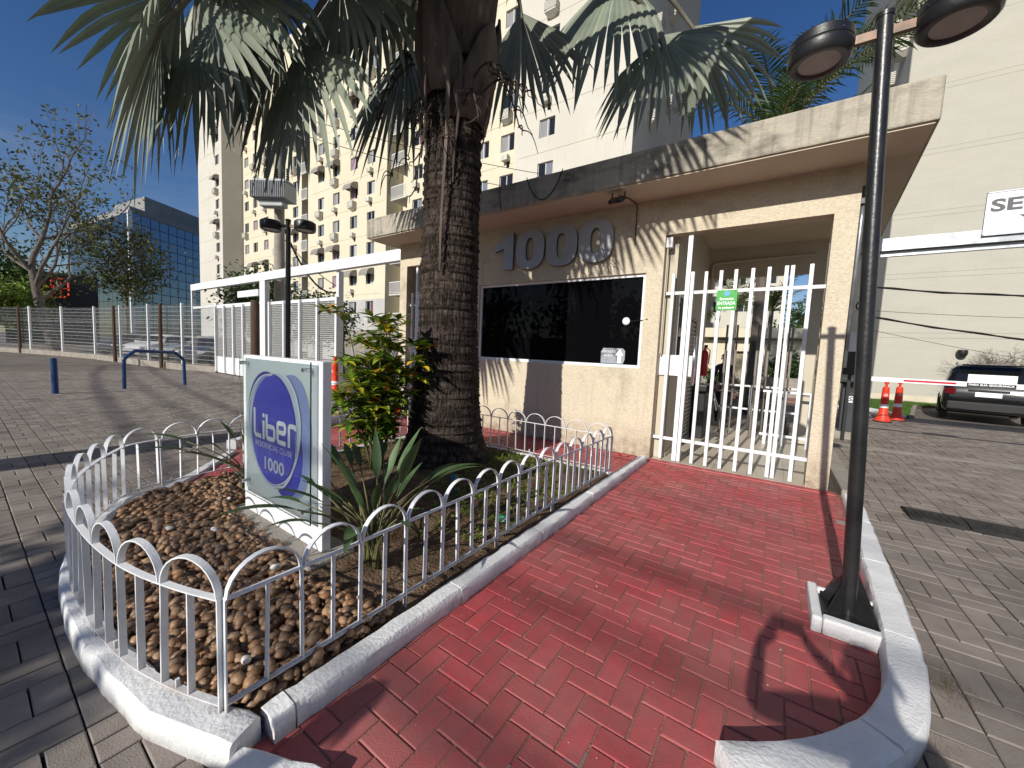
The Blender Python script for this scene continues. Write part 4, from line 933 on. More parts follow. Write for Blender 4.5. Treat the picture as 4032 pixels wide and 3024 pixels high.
# sheaths (old leaf bases) round the top of the trunk
rg = random.Random(77)
for k in range(13):
    a = k*2.4; base = 4.15+.13*k; hgt = rg.uniform(.7,1.1); w0 = rg.uniform(.34,.46); mb = MB(); P = []; nh, nw = 8, 6
    for i in range(nh+1):
        q = i/nh; zz = base+hgt*q; ww = w0*(1-q)**.7+.06; rad = tr(min(zz-.06,5.9))+.02+.16*q**1.3+.05*math.sin(q*3.1)
        for j in range(nw+1):
            b = a+(j/nw-.5)*2*ww/max(.25, rad); e = rad+.03*math.cos((j/nw-.5)*3.1)+rg.uniform(-.008,.008); P.append((TX+e*math.cos(b), TY+e*math.sin(b), zz-.06*abs(j/nw-.5)))
    F = [(i*(nw+1)+j, i*(nw+1)+j+1, (i+1)*(nw+1)+j+1, (i+1)*(nw+1)+j) for i in range(nh) for j in range(nw)]
    mb.add(P, F); o = mb.build('leaf_sheath', MT['sheath'], palm, smooth=True); sm = o.modifiers.new('solid', 'SOLIDIFY'); sm.thickness = .018
# hanging dry strips and flower stalks
for a, zt, ln, w in ((-1.05,5.0,2.6,.05),(-.75,4.9,1.5,.04),(-1.7,4.6,.9,.05),(-2.1,4.7,.8,.04),(.3,4.6,.7,.05)):
    mb = MB(); P = []
    for i in range(13):
        q = i/12; rad = tr(max(0, zt-.06-ln*q))+.07+.03*math.sin(4*q)+.03*(1-q); b = a+.06*math.sin(5*q); e = w*(1-.6*q); d = Vector((-math.sin(b), math.cos(b), 0)); c = Vector((TX+rad*math.cos(b), TY+rad*math.sin(b), zt-ln*q)); P += [c-d*e/2, c+d*e/2]
    mb.add(P, [(2*i,2*i+1,2*i+3,2*i+2) for i in range(12)]); o = mb.build('dry_strip', MT['sheath'], palm); o.modifiers.new('solid', 'SOLIDIFY').thickness = .006
def stalk(a, zt, reach, drop, seed, sub=6):
    rg = random.Random(seed); mb = MB(); c0 = Vector((TX+.30*math.cos(a), TY+.30*math.sin(a), zt)); d = Vector((math.cos(a), math.sin(a), 0)); s_ = Vector((-d.y, d.x, 0))
    main = [c0+d*reach*q+V(0,0,.25*math.sin(q*2.2)-drop*q*q) for q in [i/9 for i in range(10)]]
    mb.tube(main, [.016-.001*i for i in range(10)], 6)
    for k in range(sub):
        p = main[rg.randint(3,9)]; dd = d*rg.uniform(.0,.5)+s_*rg.uniform(-.6,.6); l = rg.uniform(.25,.55); ph = rg.uniform(0,6)
        mb.tube([p+dd*l*q+V(0,0,-l*.6*q*q+.03*math.sin(8*q+ph))+s_*.03*math.sin(6*q+ph) for q in [i/8 for i in range(9)]], [.009-.0007*i for i in range(9)], 5)
    mb.build('flower_stalk', MT['strings'], palm, smooth=True)
for i, (a, zt, re, dp) in enumerate(((-.35,4.45,.75,.45),(-.15,4.30,.85,.35),(-.55,4.2,.65,.6),(-2.6,4.9,.75,.5),(-2.9,5.1,.85,.7),(-2.3,4.75,.6,.9),(-3.2,4.6,.6,.7),(-1.5,4.2,.25,.8),(-1.2,3.9,.2,.7),(-1.8,4.0,.2,.9),(.1,4.6,.6,.8),(-2.7,4.5,.5,1.0))): stalk(a, zt, re, dp, 300+i, sub=7)

# ------------------------------------------------------------------ strelitzias and croton
MT['stre'] = leafmat('strelitzia leaf', (.05,.095,.035), (.085,.14,.055), scale=9, rough=.5, trans=.15)
MT['stem'] = M('green brown stem', (.13,.14,.05), (.10,.08,.04), scale=6, rough=.6)
def strelitzia(loc, n, hgt, seed, label, spread=1.0, bias=(0,0)):
    rg = random.Random(seed); t = thing('strelitzia', label, 'plant', loc, 'strelitzia plants in the garden'); c0 = Vector(loc)
    for k in range(n):
        a = k*2.4+rg.uniform(-.4,.4); lean = rg.uniform(.15,1.0)*spread; l = hgt*rg.uniform(.7,1.1); d = Vector((math.cos(a)+bias[0], math.sin(a)+bias[1], 0))
        st = c0+Vector((rg.gauss(0,.035), rg.gauss(0,.035), 0)); pl = l*.66; P = [st+d*lean*pl*q*q*.9+V(0,0,pl*q*(1-.22*lean*q)) for q in [i/6 for i in range(7)]]
        tg = (P[-1]-P[-2]).normalized(); mb = MB(); mb.tube(P, [.009-.0007*i for i in range(7)], 6); stem = mb.build('stalk', MT['stem'], t, smooth=True)
        bl = l*rg.uniform(.34,.48); bw = bl*rg.uniform(.14,.20); sd = tg.cross(V(0,0,1)).normalized(); up = sd.cross(tg); Q = []
        for i in range(9):
            q = i/8; w_ = bw*math.sin(math.pi*min(1,(q*.96+.02)**.75))*(1-.1*q); c = P[-1]+tg*bl*q+V(0,0,-.35*bl*lean*q*q)+sd*.0; fo = .35
            Q += [c-sd*w_*.5+up*w_*.5*fo, c, c+sd*w_*.5+up*w_*.5*fo]
        mb = MB(); g = rg.uniform(.75,1.25); mb.c = (g, g, g); mb.add(Q, [f for i in range(8) for f in ((3*i,3*i+1,3*i+4,3*i+3),(3*i+1,3*i+2,3*i+5,3*i+4))]); mb.build('leaf', MT['stre'], t, smooth=True)
strelitzia((-2.02,1.50,.10), 34, .92, 41, 'large leafy strelitzia in front of the totem edge', 1.0, (-.30,-.05))
strelitzia((-3.98,1.55,.10), 16, .78, 42, 'smaller strelitzia at the far left of the totem', 1.1, (-.25,-.35))
MT['croton'] = leafmat('croton leaf', (.86,.86,.86), (1,1,1), scale=9, rough=.38, trans=.22, spec=.45)
t = thing('croton_bush', 'tall croton bush with green, yellow and red leaves left of the palm', 'bush', (-3.72,2.75,.1))
rg = random.Random(55); LP, LF = leaf_pts(1, .44, n=4, fold=.3, curl=.25); base = Vector((-3.72,2.75,.09))
st_mb = MB(); fo = {}; GC = [(.07,.15,.016),(.11,.21,.02),(.19,.30,.025),(.33,.40,.035),(.52,.48,.04),(.78,.52,.03),(.78,.36,.03),(.6,.10,.03)]
tops = []
for k in range(18):
    a = k*2.4; lean = rg.uniform(.05,.46); hh = rg.uniform(.85,1.68) if k > 2 else 1.70; d = Vector((math.cos(a), math.sin(a), 0)); pts = [base+d*.06+d*lean*q**1.5+V(rg.uniform(-.015,.015),rg.uniform(-.015,.015),hh*q) for q in [i/7 for i in range(8)]]
    mb = MB(); mb.tube(pts, [.013-.0012*i for i in range(8)], 6); mb.build('stem', MT['stem'], t, smooth=True)
    for i in range(2, 8):
        for rep in range(3 if i > 3 else 1):
            e = Vector((rg.uniform(-1,1), rg.uniform(-1,1), rg.uniform(-.1,.5)))*.16; tops.append((pts[i]+(e if i < 7 or rep else V(0,0,0)), hh*i/7, k))
leafy = MB()
for c, hz, k in tops:
    nl = rg.randint(8,12); warm = rg.random()*.6+.5*(hz/1.6)
    for j in range(nl):
        q = Quaternion((0,0,1), j*2.4+rg.uniform(-.3,.3)) @ Quaternion((1,0,0), rg.uniform(-.25,.75)); s_ = rg.uniform(.11,.195); w_ = min(7, max(0, int(rg.gauss(2.2+2.6*(warm-.5), 1.6)))); w_ = min(w_, 6); w_ = 7 if rg.random() < .012 else w_
        g = rg.uniform(.8,1.2); leafy.c = tuple(x*g for x in GC[w_]); leafy.add([c+q @ (p*s_) for p in LP], LF)
leafy.build('foliage', MT['croton'], t)
# small things in the bed
t = thing('standpipe', 'teal plastic standpipe stub in the soil before the palm', 'pipe', (-2.54,2.78,.08))
MT['teal'] = M('teal plastic', (.03,.13,.15), (.045,.16,.17), scale=9, rough=.5)
mb = MB(); mb.lathe([(.022,.05),(.022,.17),(.026,.175),(.026,.19)], (-2.54,2.78,0), 14); mb.build('pipe', MT['teal'], t, smooth='auto')
mb = MB(); mb.lathe([(.034,.19),(.036,.20),(.036,.255),(.032,.265),(.005,.268)], (-2.54,2.78,0), 14); mb.build('cap', MT['teal'], t, smooth='auto')
t = thing('crumpled_wrapper', 'crumpled green wrapper behind the straight fence', 'litter', (-1.78,2.55,.1))
mb = MB(); iv, fv = ICO; mb.add([V(-1.78,2.55,.12)+Vector((p.x*.055*(1+.35*math.sin(7*p.y+3*p.z)), p.y*.04*(1+.35*math.sin(9*p.x)), p.z*.025*(1+.4*math.cos(8*p.x+5*p.y)))) for p in iv], fv); mb.build('foil', M('green shiny foil', (.03,.38,.11), (.55,.75,.6), scale=25, rough=.25, pos=(.5,.62)), t)
# ------------------------------------------------------------------ vehicles
MT['carglass'] = glassy('dark car glass', (.006,.007,.008), .04, .6)
MT['carplastic'] = M('dark trim', (.018,.018,.018), rough=.6)
MT['alloy'] = M('alloy rim', (.42,.42,.43), rough=.35, metal=.8)
MT['taillight'] = M('dark red lamp lens', (.12,.006,.008), rough=.15, spec=.6)
MT['headlight'] = M('clear lamp lens', (.62,.64,.66), rough=.12, spec=.6)
def paint(name, c, metal=.3):
    m, t, b, L = nodes(name); b.inputs['Base Color'].default_value = (*c, 1); b.inputs['Roughness'].default_value = .14; b.inputs['Metallic'].default_value = metal; b.inputs['Coat Weight'].default_value = .45; b.inputs['Coat Roughness'].default_value = .06; return m
HATCH = [(0,.62,.64,.84),(.012,.80,.83,.93),(.035,.90,.96,.97),(.09,.94,1.22,.985),(.16,.95,1.42,.99),(.30,.95,1.48,1),(.45,.94,1.475,1),(.56,.93,1.40,1),(.66,.92,1.12,.995),(.72,.92,.955,.99),(.80,.885,.915,.98),(.90,.80,.83,.95),(.965,.68,.71,.90),(.99,.56,.59,.84),(1,.44,.47,.78)]
SUVP = [(0,.72,.74,.86),(.010,.92,.95,.94),(.025,1.02,1.10,.975),(.06,1.05,1.45,.985),(.10,1.06,1.62,.99),(.22,1.06,1.67,1),(.42,1.05,1.67,1),(.56,1.04,1.58,1),(.66,1.03,1.25,.995),(.72,1.03,1.07,.99),(.82,.99,1.02,.98),(.92,.93,.96,.95),(.97,.80,.83,.90),(.992,.62,.65,.85),(1,.50,.53,.80)]
def lerp_prof(pr, u):
    for a, b in zip(pr, pr[1:]):
        if a[0] <= u <= b[0]+1e-9:
            k = (u-a[0])/(b[0]-a[0]); return [a[i]+(b[i]-a[i])*k for i in (1,2,3)]
    return list(pr[-1][1:])
def vehicle(name, label, cat, loc, rotz, Lc, Wc, prof, color, sz=1.0, group=None, suv=False):
    t = thing(name, label, cat, (0,0,0), group, local=True)
    def S(u, s):
        """s 0..8 from sill to roof centre (left side x>0)"""
        belt, zt, wf = lerp_prof(prof, u); belt *= sz; zt *= sz; w = Wc/2*wf; h = max(.001, zt-belt); lo = .24*sz if .05 < u < .95 else .30*sz
        pts = [(w*.86,lo),(w*.97,lo+.10),(w,lo+.30),(w*.995,(belt+lo+.25)/2),(w*.965,belt),(w*.93,belt+.10*h),(w*.83,belt+.80*h),(w*.70,belt+.97*h),(0,zt+.015)]
        i = min(7, int(s)); f = s-i; a, b = pts[i], pts[i+1]
        return Vector((a[0]+(b[0]-a[0])*f, (u-.5)*Lc, a[1]+(b[1]-a[1])*f))
    us = sorted(set([p[0] for p in prof]+[.055,.125,.25,.35,.5,.61,.69,.76,.85,.93])); mb = MB(); P = []
    ss = [0,1,2,3,4,5,5.5,6,6.5,7,7.4,8]; ring = len(ss)*2-1
    for u in us:
        row = [S(u, s) for s in ss]; P += row+[Vector((-p.x, p.y, p.z)) for p in row[-2::-1]]
    F = [(i*ring+k, i*ring+k+1, (i+1)*ring+k+1, (i+1)*ring+k) for i in range(len(us)-1) for k in range(ring-1)]
    F += [tuple(range(ring-1,-1,-1)), tuple((len(us)-1)*ring+k for k in range(ring))]
    F += [(i*ring, (i+1)*ring, (i+1)*ring+ring-1, i*ring+ring-1) for i in range(len(us)-1)]
    mb.add(P, F); mb.build('body', color, t, smooth='auto')
    def patch(nm, u0, u1, s0, s1, mat, nu=8, ns=4, sides=(1,), off=.008, skew=0):
        mb = MB()
        for sg in sides:
            Q = []
            for i in range(nu+1):
                for j in range(ns+1):
                    s = s0+(s1-s0)*j/ns; u = u0+(u1-u0)*i/nu+skew*(j/ns)*(1-2*i/nu)
                    p = S(u, s); e = .004; n = (S(min(1,u+e), s)-S(max(0,u-e), s)).cross(S(u, min(8,s+.05))-S(u, max(0,s-.05)));
                    if n.length < 1e-9: n = V(0,0,1)
                    n.normalize()
                    if n.x < 0 and s < 7: n = -n
                    if n.z < 0 and s >= 7: n = -n
                    p = p+n*off; Q.append(Vector((p.x*sg, p.y, p.z)))
            mb.add(Q, [(i*(ns+1)+j, i*(ns+1)+j+1, (i+1)*(ns+1)+j+1, (i+1)*(ns+1)+j) for i in range(nu) for j in range(ns)])
        return mb.build(nm, mat, t, smooth=True)
    # glazing
    r0, r1 = (.03,.095) if suv else (.045,.155)
    for sg_ in (1,-1): patch('side_window', .13 if suv else .17, .36, 5.1, 6.0, MT['carglass'], sides=(sg_,), skew=.02); patch('side_window', .375, .60, 5.1, 6.0, MT['carglass'], sides=(sg_,), skew=.03)
    def span(nm, u0, u1, mat, lo_=.84, nu=6, nx=8, off=.010):
        mb = MB(); Q = []
        for i in range(nu+1):
            u = u0+(u1-u0)*i/nu; belt, zt, wf = lerp_prof(prof, u); edge = Wc/2*wf*(.93-.10*(i/nu if u1 > u0 else 1))*lo_/.84*.80
            for j in range(nx+1):
                x = -edge+2*edge*j/nx; zz = zt*sz+.015-.02*(abs(x)/(Wc/2))**2; sl = (lerp_prof(prof, min(1,u+.01))[1]-lerp_prof(prof, max(0,u-.01))[1])*sz/(.02*Lc); n = Vector((0,-sl,1)).normalized(); Q.append(Vector((x,(u-.5)*Lc,zz))+n*off)
        mb.add(Q, [(i*(nx+1)+j, i*(nx+1)+j+1, (i+1)*(nx+1)+j+1, (i+1)*(nx+1)+j) for i in range(nu) for j in range(nx)]); return mb.build(nm, mat, t, smooth=True)
    span('rear_window', r0, r1, MT['carglass']); span('windscreen', .575, .70, MT['carglass'], .88)
    # bumpers, lamps, plate
    hw = Wc/2; yr = -Lc/2; yf = Lc/2
    for sg in (-1, 1):
        mb = MB(); mb.obox((sg*hw*.80, yr+.05, .86*sz),(.22,.10,.17*sz), Quaternion((0,0,1), sg*.25).to_matrix()); mb.build('tail_light', MT['taillight'], t, bevel=.02)
        mb = MB(); mb.obox((sg*hw*.66, yf-.20, .66*sz),(.34,.28,.13*sz), Quaternion((0,0,1), -sg*.5).to_matrix()); mb.build('headlight', MT['headlight'], t, bevel=.03)
        mb = MB(); mb.obox((sg*(hw+.07), .16*Lc, 1.0*sz),(.14,.10,.11)); mb.build('mirror', color, t, bevel=.03)
    mb = MB(); mb.box(-hw*.86,hw*.86,yr-.055,yr+.08,.34*sz,.58*sz); mb.build('rear_bumper', MT['carplastic'] if suv else color, t, bevel=.04)
    mb = MB(); mb.box(-hw*.72,hw*.72,yf-.10,yf+.04,.32*sz,.52*sz); mb.build('front_bumper', color, t, bevel=.05)
    mb = MB(); mb.box(-.26,.26,yr-.062 if not suv else yr-.012,yr+.02,.74*sz if suv else .40*sz,.87*sz if suv else .52*sz); mb.build('number_plate', MT['signwhite'], t, bevel=.004)
    mb = MB(); mb.box(-hw*.5,hw*.5,yf-.02,yf+.046,.36*sz,.46*sz); mb.build('grille', MT['carplastic'], t)
    wr = .335*sz
    for sg in (-1, 1):
        for u in (.185, .80):
            yw = (u-.5)*Lc; mb = MB(); n = 20
            arch = [(sg*(hw*.985+.012), yw+1.16*wr*math.cos(math.pi*k/12), wr*.95+1.16*wr*math.sin(math.pi*k/12)) for k in range(13)]+[(sg*(hw*.985+.012), yw-1.16*wr, .25*sz),(sg*(hw*.985+.012), yw+1.16*wr, .25*sz)]
            mb.add(arch, [tuple(range(15))]); mb.build('wheel_arch', MT['carplastic'], t)
            mb = MB(); mb.lathe([(wr*.62,-.10),(wr*.93,-.105),(wr,-.08),(wr,.08),(wr*.93,.105),(wr*.62,.10)], (0,0,0), 24); xw = sg*(hw-.085); mb.v = [(xw+z, yw+x, wr+y) for x, y, z in mb.v]; wo = mb.build('wheel', MT['rubber'], t, smooth='auto')
            mb = MB(); mb.lathe([(.03,.112),(wr*.25,.10),(wr*.55,.09),(wr*.64,.108)], (0,0,0), 15, cap=False); mb.v = [(xw+z*sg, yw+x, wr+y) for x, y, z in mb.v]; mb.build('rim', MT['alloy'], wo)
    if suv:
        for sg in (-1, 1):
            mb = MB(); mb.tube([(sg*hw*.70,(u-.5)*Lc,lerp_prof(prof,u)[1]*sz+(.05 if .14 < u < .5 else -.01)) for u in (.115,.14,.20,.35,.5,.53)], .018, 6); mb.build('roof_rail', MT['alloy'], t, smooth=True)
        mb = MB(); mb.box(-hw*.62,hw*.62,yr+.02,yr+.25,1.615*sz,1.65*sz); mb.build('spoiler', color, t, bevel=.012)
        mb = MB(); mb.bar((-.45,yr+.04,1.07*sz),(.18,yr+.055,1.12*sz),.02,.02); mb.build('rear_wiper', MT['carplastic'], t)
        mb = MB(); mb.box(-hw*.5,hw*.5,yr-.064,yr-.05,.36*sz,.42*sz); mb.build('skid_plate', MT['carplastic'], t)
        mb = MB(); mb.box(-.40,.40,yr-.013,yr+.01,.89*sz,.94*sz); mb.build('trim_bar', MT['carplastic'], t, bevel=.004)
    t.location = loc; t.rotation_euler = (0,0,rotz); return t
PW = paint('silver grey paint', (.36,.37,.38)); PB_ = paint('gloss black paint', (.004,.004,.005), .0); PG = paint('graphite paint', (.05,.055,.06)); PWh = paint('white car paint', (.70,.70,.70), .0)
vehicle('sport_utility_car', 'black sport utility car parked with its rear to the boom barrier', 'car', (5.85,19.85,0), R(-13), 4.55, 1.90, SUVP, PB_, 1.08, suv=True)
vehicle('hatchback_car', 'white hatchback behind the wire fence, leftmost of the pale cars', 'car', (-35.0,8.2,0), R(215), 4.1, 1.75, HATCH, PWh, 1.12, 'cars parked behind the wire fence')
vehicle('hatchback_car', 'silver hatchback behind the wire fence, next to the white car', 'car', (-30.5,8.4,0), R(215), 4.1, 1.75, HATCH, PW, 1.12, 'cars parked behind the wire fence')
vehicle('hatchback_car', 'dark grey car behind the wire fence near the portal post', 'car', (-26.3,8.7,0), R(215), 4.2, 1.75, HATCH, PG, 1.12, 'cars parked behind the wire fence')
vehicle('hatchback_car', 'graphite car at the far left behind the wire fence', 'car', (-39.6,7.8,0), R(215), 4.2, 1.75, HATCH, PG, 1.12, 'cars parked behind the wire fence')
vehicle('hatchback_car', 'silver car in the lane seen between croton and gatehouse', 'car', (-13.2,15.5,0), R(250), 4.2, 1.76, HATCH, PW, 1.05)

# ------------------------------------------------------------------ right side: boom barrier, portal beam, cones, hump
t = thing('boom_barrier', 'white and red boom barrier with dark grey cabinet', 'barrier', (1.45,10.75,0))
MT['cab'] = M('dark slate cabinet', (.035,.042,.050), (.045,.052,.06), scale=5, rough=.45)
mb = MB(); mb.box(1.2,1.56,10.62,10.98,.16,1.16); mb.build('cabinet', MT['cab'], t, bevel=.012)
mb = MB(); mb.box(1.13,1.68,10.55,11.05,-.03,.16); mb.build('plinth', MT['concrete'], t, bevel=.01)
mb = MB(); mb.box(1.16,1.60,10.60,11.0,1.16,1.205); mb.build('lid', MT['blackp'], t, bevel=.01)
for k in range(5): mb = MB(); mb.box(1.30,1.48,10.612,10.62,1.00+k*.028,1.014+k*.028); mb.build('vent_slot', MT['blackp'], t)
mb = MB(); mb.box(1.28,1.55,10.611,10.619,.78,.91); mb.build('name_plate', MT['signwhite'], t)
text('lettering', 'SEG', .12, MT['blackp'], t, (1.415,10.609,.845), fit=.22, offset=.003, shear=.2)
mb = MB(); mb.box(1.1,6.6,10.50,10.545,1.255,1.345); arm = mb.build('boom_arm', MT['signwhite'], t, bevel=.006)
MT['refl'] = M('red reflective band', (.55,.012,.035), rough=.35)
for a, b in ((2.07,2.77),(3.60,4.30),(4.9,5.6)): mb = MB(); mb.box(a,b,10.493,10.499,1.285,1.318); mb.build('red_band', MT['refl'], arm)
mb = MB(); mb.box(2.90,3.48,10.485,10.495,1.33,1.485); mb.build('notice_board', MT['signwhite'], arm)
mb = MB(); mb.box(2.90,3.48,10.486,10.494,1.265,1.329); mb.build('notice_strip', MT['blackp'], arm)
text('lettering', 'PARA SUA SEGURANCA', .05, MT['signwhite'], arm, (3.19,10.484,1.298), fit=.54, offset=.0015)
t = thing('control_post', 'black and white access control box above the barrier cabinet', 'box', (1.3,10.3,1.35))
mb = MB(); mb.box(1.12,1.40,10.20,10.42,1.36,1.82); mb.build('black_box', MT['blackp'], t, bevel=.02)
mb = MB(); mb.box(1.15,1.30,10.22,10.40,1.822,2.22); mb.build('white_box', MT['white'], t, bevel=.01)
mb = MB(); mb.box(1.22,1.27,10.28,10.33,.02,1.36); mb.build('post', MT['blackp'], t)
mb = MB(); mb.box(1.30,1.40,10.193,10.199,1.40,1.50); mb.build('label_patch', M('peach label', (.7,.40,.25), rough=.5), t)
t = thing('portal_beam', 'galvanised overhead beam over the right driveway', 'beam', (3,9.0,3.4))
mb = MB(); mb.box(.9,8.2,8.95,8.96,3.53,3.68); mb.build('upper_flange', MT['galv'], t)
mb = MB(); mb.box(.9,8.2,8.90,9.10,3.47,3.53); mb.build('lower_channel', MT['galv'], t)
mb = MB(); mb.box(.9,8.2,8.985,9.06,3.39,3.468); mb.build('rail_track', MT['galv'], t)
mb = MB(); mb.box(8.1,8.22,8.94,9.06,0,3.47); mb.build('post', MT['galv'], t)
t = thing('overhead_sign', 'white overhead sign reading SEM PARAR on the galvanised beam', 'sign', (4.0,8.93,3.58))
mb = MB(); mb.box(2.41,5.6,8.915,8.935,3.585,4.20); mb.build('panel', MT['signwhite'], t)
MT['frame'] = M('aluminium frame', (.45,.47,.50), rough=.4, metal=.6)
for a in ((2.40,2.415,3.58,4.205),(5.595,5.61,3.58,4.205)): mb = MB(); mb.box(a[0],a[1],8.905,8.94,a[2],a[3]); mb.build('frame_bar', MT['frame'], t)
for a in ((3.575,3.59),(4.195,4.21)): mb = MB(); mb.box(2.40,5.61,8.905,8.94,a[0],a[1]); mb.build('frame_bar', MT['frame'], t)
MT['letter'] = M('charcoal letter', (.10,.10,.105), rough=.5)
text('lettering', 'SEM', .245, MT['letter'], t, (2.725,8.912,4.0), fit=.55, offset=.008); text('lettering', 'PARAR', .245, MT['letter'], t, (3.64,8.912,4.0), fit=.90, offset=.008)
mb = MB(); mb.plate([(2.74,3.84),(3.24,3.84),(2.99,3.64)], 8.908, 8.912); mb.build('arrow', MT['letter'], t)
def cone(loc, label, s=1.0, group='orange traffic cones'):
    t = thing('traffic_cone', label, 'cone', loc, group); x, y, z = loc
    mb = MB(); mb.prism([(x+.21*s*math.cos(a), y+.21*s*math.sin(a)) for a in [k*math.pi/4+.39 for k in range(8)]], 0, .045*s); mb.build('base', MT['rubber'], t, bevel=.01)
    mb = MB(); mb.lathe([(a*s, b*s) for a, b in ((.19,.045),(.15,.12),(.115,.22),(.105,.25),(.085,.62),(.09,.625),(.075,.93),(.078,.94),(.07,1.0),(.03,1.02),(.028,1.08),(.05,1.11),(.05,1.15),(.02,1.17))], (x,y,0), 20); b = mb.build('body', MT['orange'], t, smooth='auto')
    mb = MB(); mb.lathe([(.1005*s,.42*s),(.0935*s,.52*s)], (x,y,0), 20, cap=False); mb.build('reflective_collar', MT['signwhite'], b)
    text('lettering', 'LIBER', .09*s, MT['signwhite'], b, (x,y-.084*s,.78*s), fit=.085*s)
cone((2.62,14.95,0), 'orange traffic cone, left of the pair by the lawn', 1.0)
cone((3.05,15.75,0), 'orange traffic cone, right of the pair by the lawn', 1.0)
cone((-9.75,5.85,0), 'orange traffic cone between the totem and the croton', 1.0)
t = thing('speed_hump', 'black rubber speed hump across the right driveway', 'speed hump', (1.6,5.6,0))
for k in range(6):
    x0 = 1.24+k*.42; mb = MB(); P = []
    for x in (x0+.006, x0+.414):
        P += [(x,5.40-.02*k*0,.0),(x,5.44,.035),(x,5.58,.055),(x,5.66,.055),(x,5.78,.035),(x,5.83,.0)]
    mb.add(P, [(i,i+6,i+7,i+1) for i in range(5)]+[(5,4,3,2,1,0),(6,7,8,9,10,11)]); seg = mb.build('hump_block', MT['rubber'], t)
    for s_ in range(6):
        mb = MB(); a = x0+.03+s_*.06; d = .05 if k % 2 else -.05; mb.bar((a+.02,5.46,.042),(a+.02+d,5.575,.058),.016,.012); mb.build('tread_rib', MT['rubber'], seg)
    if k == 2:
        mb = MB(); mb.prism([(x0+.06,5.43),(x0+.14,5.43),(x0+.20,5.57),(x0+.10,5.57)], .036, .056); mb.build('yellow_patch', M('worn yellow paint', (.45,.36,.14), (.10,.09,.06), scale=20, rough=.8), seg)
# lawn and planting strip before the right building
mb = MB(); mb.prism([(2.0,18.6),(2.95,18.6),(3.45,16.9),(3.62,16.75),(4.85,22.3),(6.4,24.9),(9,25),(9,25.0),(1.9,25.0)], -.03, .05); structure('lawn', mb, MT['soil'])
rg = random.Random(61); mb = MB()
def blade(mb, x, y, z, h, rg):
    a = rg.uniform(0,6.28); l = rg.uniform(-.04,.04); w = .006; c, s_ = math.cos(a)*w, math.sin(a)*w
    mb.add([(x-c,y-s_,z),(x+c,y+s_,z),(x+l,y+l*.5,z+h)], [(0,1,2)])
LAWN = [(2.0,18.7),(2.95,18.7),(3.45,17.0),(3.62,16.85),(4.8,22.3),(6.3,24.9),(1.9,24.9)]
k = 0
while k < 26000:
    x = rg.uniform(1.9,6.3); y = rg.uniform(16.8,24.9)
    if pip(x, y, LAWN): blade(mb, x, y, .05, rg.uniform(.03,.10), rg); k += 1
tag(mb.build('lawn_grass', MT['grass']), 'short green grass on the lawn strip before the plain building', 'grass', kind='stuff')
kerb('lawn_kerb', [(2.0,18.55),(2.9,18.5),(3.25,17.4),(3.45,16.85)], .12, .11, 'white kerb at the lawn edge behind the cones', block=1.0, seed=71)
kerb('lawn_kerb', [(3.58,16.72),(4.2,19.6),(4.85,22.4)], .12, .11, 'grey concrete kerb between lawn and parking bay', block=1.0, mat='concrete', seed=72)
# dry grass tufts against the kerb, cigarette ends etc.
MT['drygrass'] = leafmat('dry grass tuft', (.30,.22,.12), (.20,.15,.08), tint=False, trans=.1)
rg = random.Random(62)
for lab, (cx, cy), n, sp in (('dry grass tuft against the curved kerb of the red walk', (.80,2.62), 240, .05), ('dry weeds in the paving by the curved kerb end', (.62,2.05), 160, .06), ('small tuft of white dry straw on the red walk', (.37,2.06), 60, .03), ('weeds growing at the foot of the gatehouse pillar', (.74,5.66), 150, .05)):
    mb = MB()
    for k in range(n): x = cx+rg.gauss(0,sp); y = cy+rg.gauss(0,sp*1.4); a = rg.uniform(0,6.3); l = rg.uniform(.01,.05); mb.add([(x,y,.01),(x+.002,y+.002,.01),(x+l*math.cos(a),y+l*math.sin(a),.012+rg.uniform(.0,.04))], [(0,1,2)])
    tag(mb.build('dry_grass', MT['drygrass']), lab, 'grass', kind='stuff')

# grit, petals and paint flakes lying on the paving
rg = random.Random(63); mb = MB()
for k in range(150):
    if k % 3: x = rg.uniform(-1.35,.6); y = rg.uniform(.8,5.6)
    else: x = rg.uniform(.75,3.2); y = rg.uniform(1.6,8.0)
    if k % 3 and not pip(x, y, REDA): continue
    r = rg.uniform(.002,.006)*(1.6 if rg.random() < .08 else 1); a = rg.uniform(0,6.3); c = rg.choice([(.7,.66,.6),(.45,.36,.25),(.2,.15,.1),(.6,.5,.42)]); mb.c = c
    mb.add([(x+r*math.cos(a+i*1.6)*rg.uniform(.6,1.3), y+r*math.sin(a+i*1.6)*rg.uniform(.6,1.3), .0125+rg.uniform(0,.003)) for i in range(4)], [(0,1,2,3)])
tag(mb.build('paving_grit', M('pale grit', (1,1,1), rough=.9, tint=True)), 'specks of grit and paint flakes scattered over the paving', 'grit', kind='stuff')

